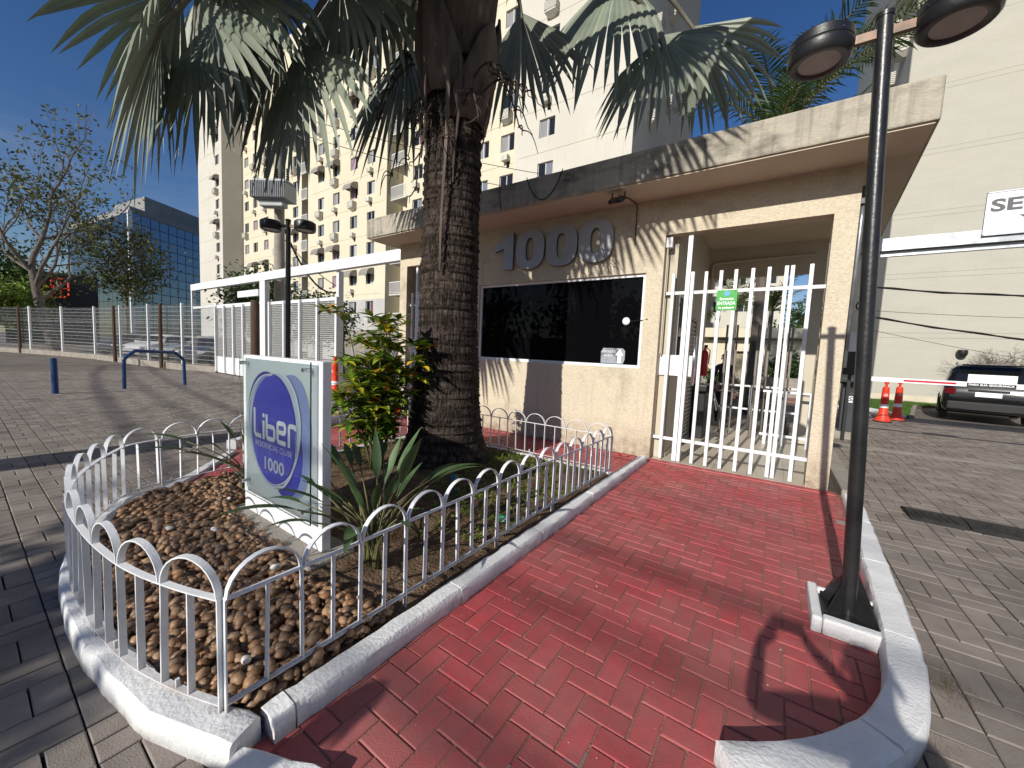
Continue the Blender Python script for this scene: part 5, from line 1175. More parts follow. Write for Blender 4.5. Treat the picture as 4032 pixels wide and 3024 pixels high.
# ------------------------------------------------------------------ left side: bollard, hoop, wire fence, portal, sliding gate
t = thing('bollard', 'single straight blue pipe bollard on the left paving', 'bollard', (-14.3,1.42,0))
mb = MB(); mb.tube([(-14.3,1.42,-.02),(-14.3,1.42,.84)], .058, 16); mb.build('pipe', MT['blue'], t, smooth='auto')
mb = MB(); mb.lathe([(.059,.84),(.055,.862),(.02,.868)], (-14.3,1.42,0), 16); mb.build('cap', MT['blue'], t, smooth='auto')
t = thing('hoop_barrier', 'blue pipe hoop barrier with angled corners on the left paving', 'barrier', (-15.0,3.45,0))
a, b = Vector((-14.82,2.71,0)), Vector((-15.34,4.18,0)); d = b-a
mb = MB(); mb.tube([a+V(0,0,-.02), a+d*.01+V(0,0,.82)], .045, 12); mb.build('upright', MT['blue'], t, smooth='auto')
mb = MB(); mb.tube([b+V(0,0,-.02), b-d*.01+V(0,0,.80)], .045, 12); mb.build('upright', MT['blue'], t, smooth='auto')
mb = MB(); mb.tube([a+d*.01+V(0,0,.80), a+d*.025+V(0,0,.86), a+d*.16+V(0,0,1.04), a+d*.19+V(0,0,1.06), a+d*.81+V(0,0,1.03), a+d*.85+V(0,0,1.01), a+d*.975+V(0,0,.83), a+d*.99+V(0,0,.78)], .045, 12); mb.build('top_bar', MT['blue'], t, smooth='auto')
FP = [(-20.6,6.78),(-22.9,6.2),(-26.0,5.7),(-29.6,5.35),(-33.4,4.95),(-37.2,4.1),(-40.6,3.1),(-45,1.5),(-50,-.6)]
t = thing('wire_fence', 'long white welded-wire fence on a low wall before the parked cars', 'fence', (-32,5,0))
for a, b in zip(FP, FP[1:]):
    A = Vector((*a,0)); B = Vector((*b,0)); d = (B-A); l = d.length; dn = d.normalized(); nr = Vector((-dn.y, dn.x, 0))
    mb = MB(); mb.bar(A+V(0,0,.12), B+V(0,0,.12), .2, .30); mb.build('base_wall', MT['concrete'], t)
    mb = MB(); mb.bar(A+dn*.02+V(0,0,.05), A+dn*.02+V(0,0,3.08), .09, .09, up=nr); mb.build('post', MT['white'], t)
    n = int(l/.075); mb = MB()
    for k in range(1, n): p = A+d*k/n+nr*-.03; mb.bar(p+V(0,0,.3), p+V(0,0,3.02), .005, .005)
    zz = .32
    while zz < 3.05: mb.bar(A+nr*-.035+V(0,0,zz), B+nr*-.035+V(0,0,zz), .008, .008); zz += .20
    for q in (.9,1.55,2.2): mb.bar(A+nr*-.06+V(0,0,q), B+nr*-.06+V(0,0,q), .009, .009)
    o = mb.build('wire_panel', MT['wirewhite'], t)
for p, h, lab in (((-24.3,5.75),3.05,'dark wooden post against the wire fence beside the blue hoop'),((-29.9,5.15),3.05,'dark wooden post at the middle of the wire fence'),((-41.4,2.7),3.0,'dark wooden post at the far left of the wire fence'),((-15.75,6.35),2.95,'thick brown wooden post by the sliding gate')):
    tp = thing('wooden_post', lab, 'post', (*p, 0), 'dark wooden posts'); mb = MB(); r_ = .075 if h > 2.95 else .15; mb.lathe([(r_,0),(r_*.98,h*.5),(r_*.93,h-.03),(r_*.8,h)], (*p,0), 12, jit=lambda i, k: 1+.04*math.sin(5*k+i)); mb.build('shaft', MT['wood'], tp, smooth='auto')
t = thing('white_portal', 'white rectangular steel portal frame left of the gatehouse', 'portal', (-16,6.85,0))
mb = MB(); mb.box(-23.68,-7.2,6.75,6.93,3.76,4.06); mb.build('beam', MT['white'], t, bevel=.01)
for x, w_, y in ((-23.6,.13,6.84),(-16.15,.42,6.84),(-11.35,.13,6.95)): mb = MB(); mb.box(x-w_/2,x+w_/2,y-.085,y+.085,0,3.757); mb.build('post', MT['white'], t, bevel=.006)
mb = MB(); mb.box(-23.5,-16.37,6.78,6.88,2.90,3.0); mb.build('lower_rail', MT['white'], t)
mb = MB(); mb.box(-18.2,-16.38,6.70,6.76,3.20,3.45); mb.build('motor_housing', MT['white'], t, bevel=.01)
def mesh_gate(x0, x1, label, n, solid=0):
    t = thing('mesh_gate', label, 'gate', ((x0+x1)/2,6.72,0))
    for k in range(n+1): x = x0+(x1-x0)*k/n; mb = MB(); mb.box(x-.045,x+.045,6.60,6.68,.08,2.92); mb.build('stile', MT['white'], t)
    for z in (.10,2.88): mb = MB(); mb.box(x0-.045,x1+.045,6.682,6.72,z-.05,z+.05); mb.build('rail', MT['white'], t)
    mb = MB(); z = .2
    while z < 2.84: mb.bar((x0,6.70,z),(x1,6.70,z),.012,.012); z += .06
    x = x0
    while x < x1: mb.bar((x,6.705,.12),(x,6.705,2.86),.010,.010); x += .06
    mb.build('mesh_infill', MT['wirewhite'], t)
    if solid: mb = MB(); mb.box(x0,x1,6.675,6.69,.12,.75); mb.build('kick_plate', MT['white'], t)
mesh_gate(-20.3,-16.6,'white mesh gate leaf with solid foot, left of the brown post',4,1)
mesh_gate(-15.3,-11.0,'white mesh sliding gate right of the brown post',4)
t = thing('yard_wall', 'stained grey concrete wall with wire on top beyond the sliding gate', 'wall', (-15,20,0))
mb = MB(); mb.box(-27,-14.2,16.8,17.0,0,2.6); mb.build('panel', M('streaked wall', (.20,.185,.16), (.30,.28,.25), scale=1.5, rough=.95, stretch=(2,2,.3), c3=(.06,.055,.05), s3=.8, p3=(.5,.75)), t)
mb = MB()
for k in range(60): mb.bar((-27+k*.2165,16.9,2.6),(-27+k*.2165,16.9,3.5),.012,.012)
for z in (2.7,3.0,3.4): mb.bar((-27,16.9,z),(-14.2,16.9,z),.012,.012)
mb.build('wire_top', MT['wirewhite'], t)
t = thing('motorcycle', 'small white and black motorcycle parked beyond the sliding gate', 'motorcycle', (-12.4,9.9,0))
for x in (-12.9,-11.85): mb = MB(); mb.tube([(x+.27*math.cos(a),9.9,.29+.27*math.sin(a)) for a in [k*math.pi/10 for k in range(20)]], .045, 8, closed=True); mb.build('wheel', MT['rubber'], t, smooth=True)
mb = MB(); mb.tube([(-12.9,9.9,.3),(-12.72,9.9,.75),(-12.62,9.9,1.05)], .03, 8); mb.tube([(-12.62,9.65,1.05),(-12.62,10.15,1.05)], .018, 6); mb.build('fork', MT['blackp'], t)
mb = MB(); mb.obox((-12.35,9.9,.62),(.75,.24,.30), Quaternion((0,1,0), -.12).to_matrix()); mb.build('engine_body', MT['blackp'], t, bevel=.06)
mb = MB(); mb.obox((-12.85,9.9,.60),(.30,.22,.12), Quaternion((0,1,0), .5).to_matrix()); mb.build('front_mudguard', MT['white'], t, bevel=.04)
mb = MB(); mb.obox((-12.05,9.9,.83),(.70,.24,.10)); mb.build('seat', MT['rubber'], t, bevel=.04)
mb = MB(); mb.lathe([(.05,1.1),(.08,1.14),(.07,1.24),(.03,1.27)], (-12.62,9.9,0), 12); mb.build('headlamp', MT['white'], t, smooth=True)
# ------------------------------------------------------------------ apartment tower
MT['cream'] = M('cream painted render', (.60,.55,.42), (.65,.60,.465), scale=.5, rough=.9, bump=.15, bscale=8, c3=(.54,.48,.34), s3=.25, p3=(.5,.85), streak=((.42,.37,.27), .52, .80, .5))
MT['offwhite'] = M('off-white painted render', (.53,.505,.445), (.58,.555,.49), scale=.4, rough=.9, bump=.15, bscale=8, c3=(.48,.46,.41), s3=.2, p3=(.5,.85), streak=((.36,.345,.30), .54, .82, .5))
MT['greyrender'] = M('grey painted render', (.40,.395,.38), (.46,.455,.44), scale=.5, rough=.9, bump=.15, bscale=8)
MT['acwhite'] = M('aged white plastic', (.62,.60,.54), (.50,.48,.43), scale=2, rough=.6)
MT['awning'] = M('grey canvas awning', (.23,.215,.19), (.28,.26,.235), scale=3, rough=.9)
MT['winframe'] = M('aluminium window frame', (.55,.55,.54), rough=.4)
MT['winglass'] = glassy('dark window glass', (.012,.013,.016), .05, .5)
MT['line'] = M('facade groove', (.33,.29,.19), rough=.95)
CURT = [M('curtain '+n, c, rough=.9) for n, c in (('pale', (.50,.50,.50)), ('lilac', (.40,.26,.36)), ('blue grey', (.20,.22,.27)), ('grey', (.30,.30,.31)), ('plum', (.17,.07,.10)))]
def mesh_only(mb, name, mats):
    o = mb.build(name, mats, link=False); return o.data
def window_meshes(w, h):
    out = []; mb = MB()
    for a in ((0,w,0,.04),(0,w,h-.04,h),(0,.04,.04,h-.04),(w-.04,w,.04,h-.04),(w/2-.03,w/2+.03,.04,h-.04)): mb.box(a[0],a[1],.10,.15,a[2],a[3])
    fr = mesh_only(mb, 'window', MT['winframe'])
    for i in range(6):
        mb = MB(); mb.add([(.04,.135,.04),(w-.04,.135,.04),(w-.04,.135,h-.04),(.04,.135,h-.04)], [(0,1,2,3)]); k = 0
        if i < 5:
            mb.cur = 1; rg = random.Random(i+int(w*100)); x = .06 if i % 2 else w*.45
            xe = w*.52 if i % 2 else w-.06
            while x < xe: ww = rg.uniform(.06,.11); mb.add([(x,.1335,.05),(x+ww*.8,.1345,.05),(x+ww*.8,.1345,h-.05),(x,.1335,h-.05)], [(0,1,2,3)]); x += ww
        out.append(mesh_only(mb, 'pane', [MT['winglass'], CURT[i % 5]]))
    return fr, out
WM = window_meshes(1.12, 1.12)
def ac_cage():
    mb = MB(); mb.box(-.40,.40,-.42,0,-.02,.04)
    for k in range(5): z = .10+k*.085; mb.box(-.42,.42,-.45,-.43,z,z+.05); mb.box(-.42,-.40,-.43,0,z,z+.05); mb.box(.40,.42,-.43,0,z,z+.05)
    mb.box(-.42,.42,-.45,0,.52,.56); mb.box(-.30,.30,-.36,0,.04,.50)
    mb.add([(-.40,-.42,-.02),(.40,-.42,-.02),(.40,0,-.02),(-.40,0,-.02),(-.18,-.10,-.22),(.18,-.10,-.22),(.18,0,-.22),(-.18,0,-.22)], [(0,4,5,1),(1,5,6,2),(0,3,7,4),(4,7,6,5)])
    return mesh_only(mb, 'air_conditioner', MT['acwhite'])
def ac_box():
    mb = MB(); mb.box(-.25,.25,-.38,0,0,.36)
    for k in range(4): mb.box(-.22,.05,-.39,-.38,.05+k*.07,.08+k*.07)
    mb.box(-.02,.22,.0,.02,-.38,0)
    return mesh_only(mb, 'air_conditioner', [MT['acwhite']])
ACM = [ac_cage(), ac_box()]
def awning_mesh():
    mb = MB(); P = []; n = 6
    for i in range(n+1):
        a = math.pi/2*i/n; y = -.75*math.sin(a); z = .62*math.cos(a)-.0
        P += [(-.62,y,z),(.62,y,z)]
    P += [(-.62,-.75,-.16),(.62,-.75,-.16),(-.62,0,0),(.62,0,0)]
    F = [(2*i,2*i+1,2*i+3,2*i+2) for i in range(n)]+[(2*n,2*n+1,2*n+3,2*n+2)]
    F += [tuple([2*i for i in range(n+1)]+[2*n+4]), tuple([2*i+1 for i in range(n,-1,-1)]+[2*n+5])]
    mb.add(P, F); return mesh_only(mb, 'awning', MT['awning'])
AWN = awning_mesh()
def inst(name, me, parent, loc, rz=0, sc_=1):
    o = bpy.data.objects.new(name, me); COL.objects.link(o); attach(o, parent); o.location = loc; o.rotation_euler = (0,0,rz); o.scale = (sc_,)*3; return o
tower = thing('apartment_tower', 'tall cream apartment block with rows of windows behind the palm', 'building', (-36,22,0))
ROWS = [5.6+2.65*k for k in range(11)]; TOP = 33.6
def wing(x0, x1, y, cols, mat, nm, z0=5.75, rows=ROWS, acp=.6, lower=True, rg=random.Random(88)):
    holes = [(c-.56, c+.56, r-1.12, r) for c in cols for r in rows if r-1.12 > z0+.05]
    mb = MB(); facade(mb, x0, x1, z0, TOP, y, holes, .15); mb.build(nm, mat, tower)
    if lower:
        h2 = [(c-.56, c+.56, rows[0]-1.12, rows[0]) for c in cols]+[(c-.56, c+.56, rows[0]-3.77, rows[0]-2.65) for c in cols]; mb = MB(); facade(mb, x0, x1, 0, z0-.002, y+.002, h2, .15); mb.build('base_wall', MT['greyrender'], tower)
    rr_ = ([rows[0]-2.65] if lower else [])+list(rows)
    for c in cols:
        for r in rr_:
            w = inst('window', WM[0], tower, (c-.56, y, r-1.12)); p = bpy.data.objects.new('pane', WM[1][rg.choice([0,0,1,2,2,3,3,4,5,5])]); COL.objects.link(p); p.parent = w
            u = rg.random()
            if r > 3 and u < acp: inst('air_conditioner', ACM[0 if rg.random() < .45 else 1], tower, (c+rg.uniform(-.1,.1), y, r-1.12-(.86 if rg.random() < .5 else .72)))
    for r in rows:
        if lower or r > 6: mb = MB(); mb.box(x0+.3, x1-.3, y-.004, y, r+.62, r+.65); mb.build('groove_line', MT['line'], tower)
wing(-65.5,-57.7,19.76,[-59.15],MT['offwhite'],'wall', acp=.5)
mb = MB(); mb.box(-57.72,-57.70,19.77,22,0,TOP); mb.box(-65.5,-57.7,19.78,34,TOP-.02,TOP+.6); mb.build('side_wall', MT['offwhite'], tower)
wing(-57.69,-43.2,22,[-56.6,-54.2,-51.4,-48.4,-44.5],MT['cream'],'wall')
wing(-41.9,-29.0,22,[-39.4,-36.7,-33.8,-31.2],MT['cream'],'wall', acp=.7)
wing(-26.3,-15.4,22,[-25.1,-22.0,-18.4,-16.25],MT['cream'],'wall')
wing(-15.4,-7.55,21.75,[-13.05],MT['offwhite'],'wall', acp=.75)
for a, b in ((-43.2,-41.9),(-29.0,-26.3)):
    mb = MB(); mb.box(a-.02,b+.02,23.7,23.72,0,TOP); mb.build('recess_wall', MT['cream'], tower)
    mb = MB(); mb.box(a-.02,a,22.01,23.7,0,TOP); mb.box(b,b+.02,22.01,23.7,0,TOP); mb.build('recess_side', MT['cream'], tower)
    for r in [ROWS[0]-2.65]+ROWS:
        fz = r-2.20; mb = MB(); xa = a+.75 if b-a > 2 else a+.05; mb.box(xa,b-.02,21.85,23.69,fz-.12,fz); sl_ = mb.build('balcony_slab', MT['offwhite'], tower)
        mb = MB(); mb.box(xa,b-.02,21.87,21.90,fz+.98,fz+1.03); mb.box(xa,b-.02,21.87,21.90,fz+.08,fz+.11)
        n = int((b-xa)/.12)
        for k in range(n+1): x = xa+.01+(b-xa-.06)*k/n; mb.box(x,x+.03,21.872,21.898,fz+.11,fz+.98)
        mb.box(xa,xa+.03,21.90,22.6,fz+.98,fz+1.03)
        mb.build('balustrade', MT['white'], sl_)
        mb = MB(); mb.box(a+.95 if b-a > 2 else a+.3,b-.3,23.68,23.705,fz+.02,fz+2.1); mb.build('balcony_door', MT['winglass'], sl_)
mb = MB(); mb.box(-7.57,-7.55,21.76,36,0,TOP); mb.box(-15.4,-7.55,21.77,36,TOP-.02,TOP+.6); mb.box(-57.6,-15.42,22.02,36,TOP-.02,TOP+.6); mb.build('parapet', MT['offwhite'], tower)
for k, (y, z) in enumerate(((24.5,15.6),(24.5,18.3),(24.5,20.9),(28,18.3),(28,20.9),(27.5,23.5))): inst('air_conditioner', ACM[0], tower, (-7.55, y, z), math.pi/2)
rg = random.Random(12)
for c, r in ((-39.4,2),(-36.7,2),(-33.8,1),(-31.2,1),(-39.4,5),(-54.2,2),(-51.4,2),(-36.7,5),(-33.8,7),(-44.5,3),(-33.8,4)): inst('awning', AWN, tower, (c, 21.99, ROWS[r]-.32))
for r in (3,4,5): inst('awning', AWN, tower, (-59.15, 19.75, ROWS[r*2-2]-.35), 0, .9)

# plain building at the right
plain = thing('plain_tower', 'huge plain beige building wall filling the right side', 'building', (20,25,0))
MT['plainwall'] = M('beige rendered gable', (.42,.405,.345), (.455,.435,.375), scale=1.2, rough=.95, bump=.35, bscale=16, bdetail=5, stretch=(.5,1,1.5), c3=(.44,.42,.35), s3=.4, p3=(.5,.8), bdist=.03, streak=((.36,.34,.285), .54, .85, .4))
mb = MB(); mb.box(3.90,48,25.03,46,0,42); mb.build('core', M('groove fill render', (.30,.285,.24), rough=.95), plain)  # backing a little darker than the panels, showing in their gaps
zz = 0; k = 0
zl = [0]
for k in range(15): zl += [3.0+2.7*k, 3.22+2.7*k]
zl.append(42.5)
for a, b in zip(zl, zl[1:]): mb = MB(); mb.box(3.88,48,25.0,25.06,a+.004,b-.004); mb.build('wall_panel', MT['plainwall'], plain)
mb = MB(); mb.box(3.87,3.899,25.07,46,0,42.5); mb.build('side_wall', MT['offwhite'], plain)
for y, z in ((26.5,16.6),(26.5,14.2),(26.8,19.4),(27.2,22.0),(29,16.4),(29,19.0),(32,14.0),(32,18.0)):
    inst('air_conditioner', ACM[0], plain, (3.87, y, z), -math.pi/2, 1.1)
mb = MB(); mb.box(3.86,44,24.97,24.999,0,.35); mb.build('plinth', M('yellowed plinth', (.62,.56,.42), (.52,.47,.36), scale=2, rough=.9), plain)
t = thing('wall_lamp', 'small black wall lamp on the plain beige building', 'lamp', (6.6,24.95,2.3))
mb = MB(); mb.lathe([(.10,0),(.15,.06),(.17,.16),(.16,.28),(.12,.30)], (6.6,24.82,2.2), 14); mb.build('shade', MT['blackp'], t, smooth='auto')
mb = MB(); mb.box(6.56,6.64,24.82,24.995,2.36,2.42); mb.build('bracket', MT['blackp'], t)

# far buildings seen through the gate and beside the lamp post
def far_block(label, x0, x1, y, h, cols, mat, w=1.2):
    t = thing('far_apartment_block', label, 'building', ((x0+x1)/2, y, 0)); rows = [2.4+2.7*k for k in range(int((h-2.6)/2.7)+1)]
    holes = [(c-w/2, c+w/2, r-1.1, r) for c in cols for r in rows]; mb = MB(); facade(mb, x0, x1, 0, h, y, holes, .15); mb.build('wall', mat, t)
    mb = MB(); mb.box(x0,x1,y+.4,y+10,0,h-.01); mb.build('core', mat, t); rg = random.Random(int(x0*7))
    for c in cols:
        for r in rows:
            wo = inst('window', WM[0], t, (c-.56,y,r-1.11)); p = bpy.data.objects.new('pane', WM[1][rg.randint(0,5)]); COL.objects.link(p); p.parent = wo
            if rg.random() < .6: inst('air_conditioner', ACM[1], t, (c,y,r-1.75))
far_block('pale apartment block seen through the gate bars', -12, .1, 46, 19, [-10.5,-8,-5.5,-3.2,-1.2], MT['offwhite'])
far_block('distant pale block between the pillar and the lamp post', 4.2, 16, 62, 19, [5.4,7.4,9.4,11.5], MT['offwhite'])
t = thing('pool_house', 'low cream house with flat eave seen through the gate', 'house', (-1.5,27,0))
mb = MB(); facade(mb, -8, 2.6, 0, 3.0, 27, [(-2.6,-1.4,0,2.2),(-5.5,-4.2,1.0,2.1)], .2); mb.build('wall', MT['cream'], t)
mb = MB(); mb.box(-8.4,2.9,26.3,31,3.0,3.55); mb.build('eave', MT['cream'], t)
mb = MB(); mb.box(-8,2.6,27.3,31,0,2.99); mb.build('core', MT['line'], t)
inst('air_conditioner', ACM[1], t, (.6,26.99,1.0), 0, 1.6)
mb = MB(); mb.box(-8,2.4,19.2,21.5,-.03,.03); structure('inner_red_path', mb, MT['redgrout'])
mb = MB(); mb.box(-6,2.4,21.6,21.9,-.03,.9); tag(mb.build('planter_wall', MT['concrete']), 'low grey planter wall beyond the gate', 'wall')

# mirrored office block
off = thing('office_block', 'dark mirrored glass office block far left', 'building', (-85,17,0))
MT['mirror'] = None
m_, nt_, b_, L_ = nodes('mirror curtain glass'); b_.inputs['Base Color'].default_value = (.12,.15,.20,1); b_.inputs['Metallic'].default_value = 1.0; b_.inputs['Roughness'].default_value = .02
tc_ = nt_.nodes.new('ShaderNodeTexCoord'); n_ = nt_.nodes.new('ShaderNodeTexNoise'); n_.inputs['Scale'].default_value = .45; n_.inputs['Detail'].default_value = 2; bp_ = nt_.nodes.new('ShaderNodeBump'); bp_.inputs['Strength'].default_value = .25; bp_.inputs['Distance'].default_value = .12
L_.new(tc_.outputs['Object'], n_.inputs['Vector']); L_.new(n_.outputs['Fac'], bp_.inputs['Height']); L_.new(bp_.outputs['Normal'], b_.inputs['Normal']); MT['mirror'] = m_
MT['mullion'] = M('dark mullion', (.03,.032,.036), rough=.5)
MT['offgrey'] = M('grey metal cladding', (.22,.22,.22), (.26,.26,.26), scale=.6, rough=.6)
cA, cB, cC = Vector((-85,16.9,0)), Vector((-93.5,31.5,0)), Vector((-112,13.9,0))
def curtain(a, b, nc, nr, h, z0=1.0, mats=None):
    d = (b-a); l = d.length; dn = d.normalized(); nr_ = dn.cross(V(0,0,1)); ang = math.atan2(dn.y, dn.x)
    mb = MB(); w = l/nc-.10; hh = (h-z0)/nr-.10; mb.box(0,w,-.03,.03,0,hh); me = mesh_only(mb, 'glass_panel', MT['mirror'])
    mb = MB(); mb.obox((a+b)/2+V(0,0,h/2), (l,.04,h), Matrix.Rotation(ang,3,'Z')); bk = mb.build('backing', MT['mullion'], off)
    for i in range(nc):
        for j in range(nr):
            o = inst('glass_panel', me, off, a+dn*(l*i/nc+.05)+V(0,0,z0+(h-z0)*j/nr+.05)-Vector((-dn.y, dn.x, 0))*.06, ang)
def fix_side(): pass
curtain(cA, cB, 11, 13, 20.6); curtain(cC, cA, 14, 13, 20.6)
mb = MB(); mb.prism([(cA.x+.2,cA.y-.1),(cB.x+.2,cB.y),(cB.x-25,cB.y+3),(cC.x,cC.y-.2)], 20.6, 21.5); mb.build('roof_edge', MT['offgrey'], off)
mb = MB(); mb.prism([(-89,19.5),(-95,30),(-104,27),(-101,18)], 21.5, 24.6); mb.build('roof_plant_room', MT['offgrey'], off)
mb = MB(); mb.obox(cA+V(.15,-.1,10.5), (.5,.5,20.6)); mb.build('corner_pier', MT['white'], off)
mb = MB(); mb.prism([(-112.2,13.9),(-112,18),(-140,16),(-140,9.6)], 0, 13); mb.build('low_wing', MT['mirror'], off)
# red monogram board in front of the office block
t = thing('monogram_sign', 'red outlined monogram sign on the dark lower facade', 'sign', (-74,6.5,0))
MT['redneon'] = M('bright red sign tube', (.85,.07,.03), rough=.4)
o_ = Vector((-74.3,7.6,6.9)); ux = Vector((.165,.986,0)); 
def P2(u, v): return o_+ux*u*.8+V(0,0,v*.8)
for s_ in (-1, 1):
    mb = MB(); mb.tube([P2(s_*.12,-1.5), P2(s_*.12,1.5)], .11, 6); mb.build('tube', MT['redneon'], t)
    mb = MB(); mb.tube([P2(s_*.12,1.45), P2(s_*1.0,1.45), P2(s_*1.6,1.0), P2(s_*1.6,-1.0), P2(s_*1.0,-1.45), P2(s_*.12,-1.45)], .11, 6); mb.build('tube', MT['redneon'], t)
    mb = MB(); mb.tube([P2(s_*.12,0), P2(s_*1.55,0)], .10, 6); mb.build('tube', MT['redneon'], t)
    mb = MB(); mb.tube([P2(s_*.8,1.4), P2(s_*.8,-1.4)], .09, 6); mb.build('tube', MT['redneon'], t)
mb = MB(); mb.obox(o_+Vector((-.986,.165,0))*.3+V(0,0,-3.6), (.12,7.6,11), Matrix.Rotation(-.166,3,'Z')); mb.build('dark_wall', M('dark cladding', (.02,.022,.028), rough=.25), t)

# ------------------------------------------------------------------ trees
MT['bark'] = M('grey tree bark', (.075,.062,.052), (.15,.13,.11), scale=3, rough=.95, bump=.5, bscale=12, stretch=(2,2,.5))
def quadleaf(mb, c, q, l, w): mb.add([c+q @ V(-w*.2,0,0), c+q @ V(w/2,l*.45,.04*l), c+q @ V(0,l,-.12*l), c+q @ V(-w/2,l*.45,.04*l)], [(0,1,2,3)])
def rq(rg): return Quaternion((rg.gauss(0,1), rg.gauss(0,1), rg.gauss(0,1), rg.gauss(0,1))).normalized()
def branch_tree(name, label, loc, h, spread, seed, leafm, trunk_r=.3, nleaf=18, lsize=.34, levels=4, first=.30, cols=None, lean=(0,0), clump=.45, bare=.0):
    rg = random.Random(seed); t = thing(name, label, 'tree', loc); tips = []; br = MB()
    def grow(p, d, l, r, lev):
        pts = [p]; q = p.copy(); dd = d.copy(); n = 5
        for i in range(n): dd = (dd+Vector((rg.gauss(0,.13), rg.gauss(0,.13), rg.gauss(0,.07)+.03))).normalized(); q = q+dd*l/n; pts.append(q.copy())
        rs = [r*(1-.45*i/n) for i in range(n+1)]; br.tube(pts, rs, 7 if lev < 2 else 5, cap=False)
        if lev >= levels: tips.append(pts[-1]); tips.append(pts[3]); return
        grow(pts[-1], (dd+V(0,0,.25)).normalized(), l*.80, rs[-1], lev+1); k = rg.randint(2,3) if lev else 5
        for j in range(k):
            i = rg.randint(3,5) if lev else rg.randint(2,5); a = j*2.4+rg.uniform(-.5,.5); up = Vector((0,0,1)); s_ = dd.cross(up) if abs(dd.z) < .95 else Vector((1,0,0)); s_.normalize(); o2 = dd.cross(s_).normalized()
            ang = rg.uniform(.5,1.0)*spread; nd = (dd*math.cos(ang)+(s_*math.cos(a)+o2*math.sin(a))*math.sin(ang)); nd.z = nd.z*.8+.12; grow(pts[i], nd.normalized(), l*rg.uniform(.62,.82), rs[i]*.62, lev+1)
    grow(Vector(loc), Vector((lean[0],lean[1],1)).normalized(), h*first, trunk_r, 0)
    br.build('trunk', MT['bark'], t, smooth=True); lf = MB()
    for p in tips:
        if rg.random() < bare: continue
        g0 = rg.uniform(.7,1.3)
        for k in range(nleaf):
            c = p+Vector((rg.gauss(0,clump), rg.gauss(0,clump), rg.gauss(0,clump*.5))); g = g0*rg.uniform(.7,1.3); cc = rg.choice(cols) if cols else (1,1,1); lf.c = (g*cc[0], g*cc[1], g*cc[2]); quadleaf(lf, c, rq(rg), lsize*rg.uniform(.6,1.2), lsize*.45)
    lf.build('crown', leafm, t); return t
MT['leafA'] = leafmat('olive tree leaf', (.060,.075,.022), (.10,.115,.035), scale=.7, trans=.25)
MT['leafB'] = leafmat('fresh green leaf', (.10,.17,.02), (.16,.22,.03), scale=.8, trans=.3)
MT['leafC'] = leafmat('dark green leaf', (.025,.055,.014), (.05,.09,.022), scale=.8, trans=.2)
branch_tree('street_tree', 'tall sparse tree with dark branches at the far left', (-43.5,4.4,0), 19, .95, 5, MT['leafA'], trunk_r=.36, nleaf=10, lsize=.38, levels=4, first=.33, cols=[(1,1,1),(1.3,1.2,.9),(1.1,.9,.8),(.8,.9,.9)], bare=.45, clump=.45)
def bush(name, label, loc, rx, ry, rz, n, leafm, seed, lsize=.25, cat='bush', trunk=0, nclump=40, cr=.3, group=None):
    rg = random.Random(seed); t = thing(name, label, cat, loc, group); c0 = Vector(loc)+V(0,0,rz+trunk); lf = MB(); cl = []
    for k in range(nclump):
        d = Vector((rg.gauss(0,1), rg.gauss(0,1), rg.gauss(0,1))).normalized()*rg.uniform(.45,1.0); cl.append((c0+Vector((d.x*rx, d.y*ry, d.z*rz)), rg.uniform(.65,1.35)))
    for k in range(n):
        c, g0 = rg.choice(cl); s_ = cr*min(rx,rz); p = c+Vector((rg.gauss(0,s_), rg.gauss(0,s_), rg.gauss(0,s_*.8)))
        if p.z < .02: continue
        g = g0*rg.uniform(.7,1.3); lf.c = (g, g, g*rg.uniform(.8,1.1)); quadleaf(lf, p, rq(rg), lsize*rg.uniform(.6,1.2), lsize*.5)
    lf.build('crown', leafm, t); mb = MB(); b0 = Vector(loc); mb.tube([b0, b0+V(.03,.02,trunk+rz*.5), b0+V(0,.05,trunk+rz*1.1)], [.04+.03*rz, .03+.02*rz, .02], 7)
    for k in range(7): c, g = rg.choice(cl); mb.tube([b0+V(0,.03,trunk+rz*.4), (b0+c)/2+V(0,0,trunk*.4+.2*rz), c], [.02+.012*rz,.015+.008*rz,.01], 5)
    mb.build('trunk', MT['bark'], t, smooth=True); return t
bush('leafy_tree', 'bright yellow-green bushy tree above the fence at the far left', (-46.5,1.8,0), 2.6,2.6,1.9, 5200, MT['leafB'], 3, .32, 'tree', trunk=1.6, nclump=60)
bush('leafy_tree', 'dark evergreen tree behind the bright bush at the far left', (-58,2.0,0), 3.6,3.6,3.0, 5200, MT['leafC'], 4, .42, 'tree', trunk=3.2, nclump=60)
bush('leafy_tree', 'slender tree with pale trunk before the office block', (-50,9.5,0), 3.0,3.0,3.6, 2400, MT['leafA'], 14, .40, 'tree', trunk=4.2, nclump=30, cr=.25)
bush('leafy_tree', 'green tree behind the white portal, left of the concrete pole', (-22.0,9.0,0), 2.2,1.4,1.5, 4200, MT['leafC'], 6, .22, 'tree', trunk=1.9, nclump=50)
bush('leafy_tree', 'green tree behind the sliding gate, right of the concrete pole', (-18.6,10.4,0), 1.3,1.2,1.2, 3000, MT['leafC'], 7, .22, 'tree', trunk=1.5, nclump=45)
bush('clipped_shrub', 'round clipped shrub at the foot of the cream tower', (-15.6,15.8,0), 1.0,1.0,1.0, 4200, MT['leafC'], 8, .12, 'shrub', trunk=.3, nclump=90, cr=.16)
bush('shrub', 'dark shrub beyond the gate at the right', (.6,24.5,0), 1.2,1.0,.9, 1800, MT['leafC'], 9, .22, 'shrub', trunk=.2)
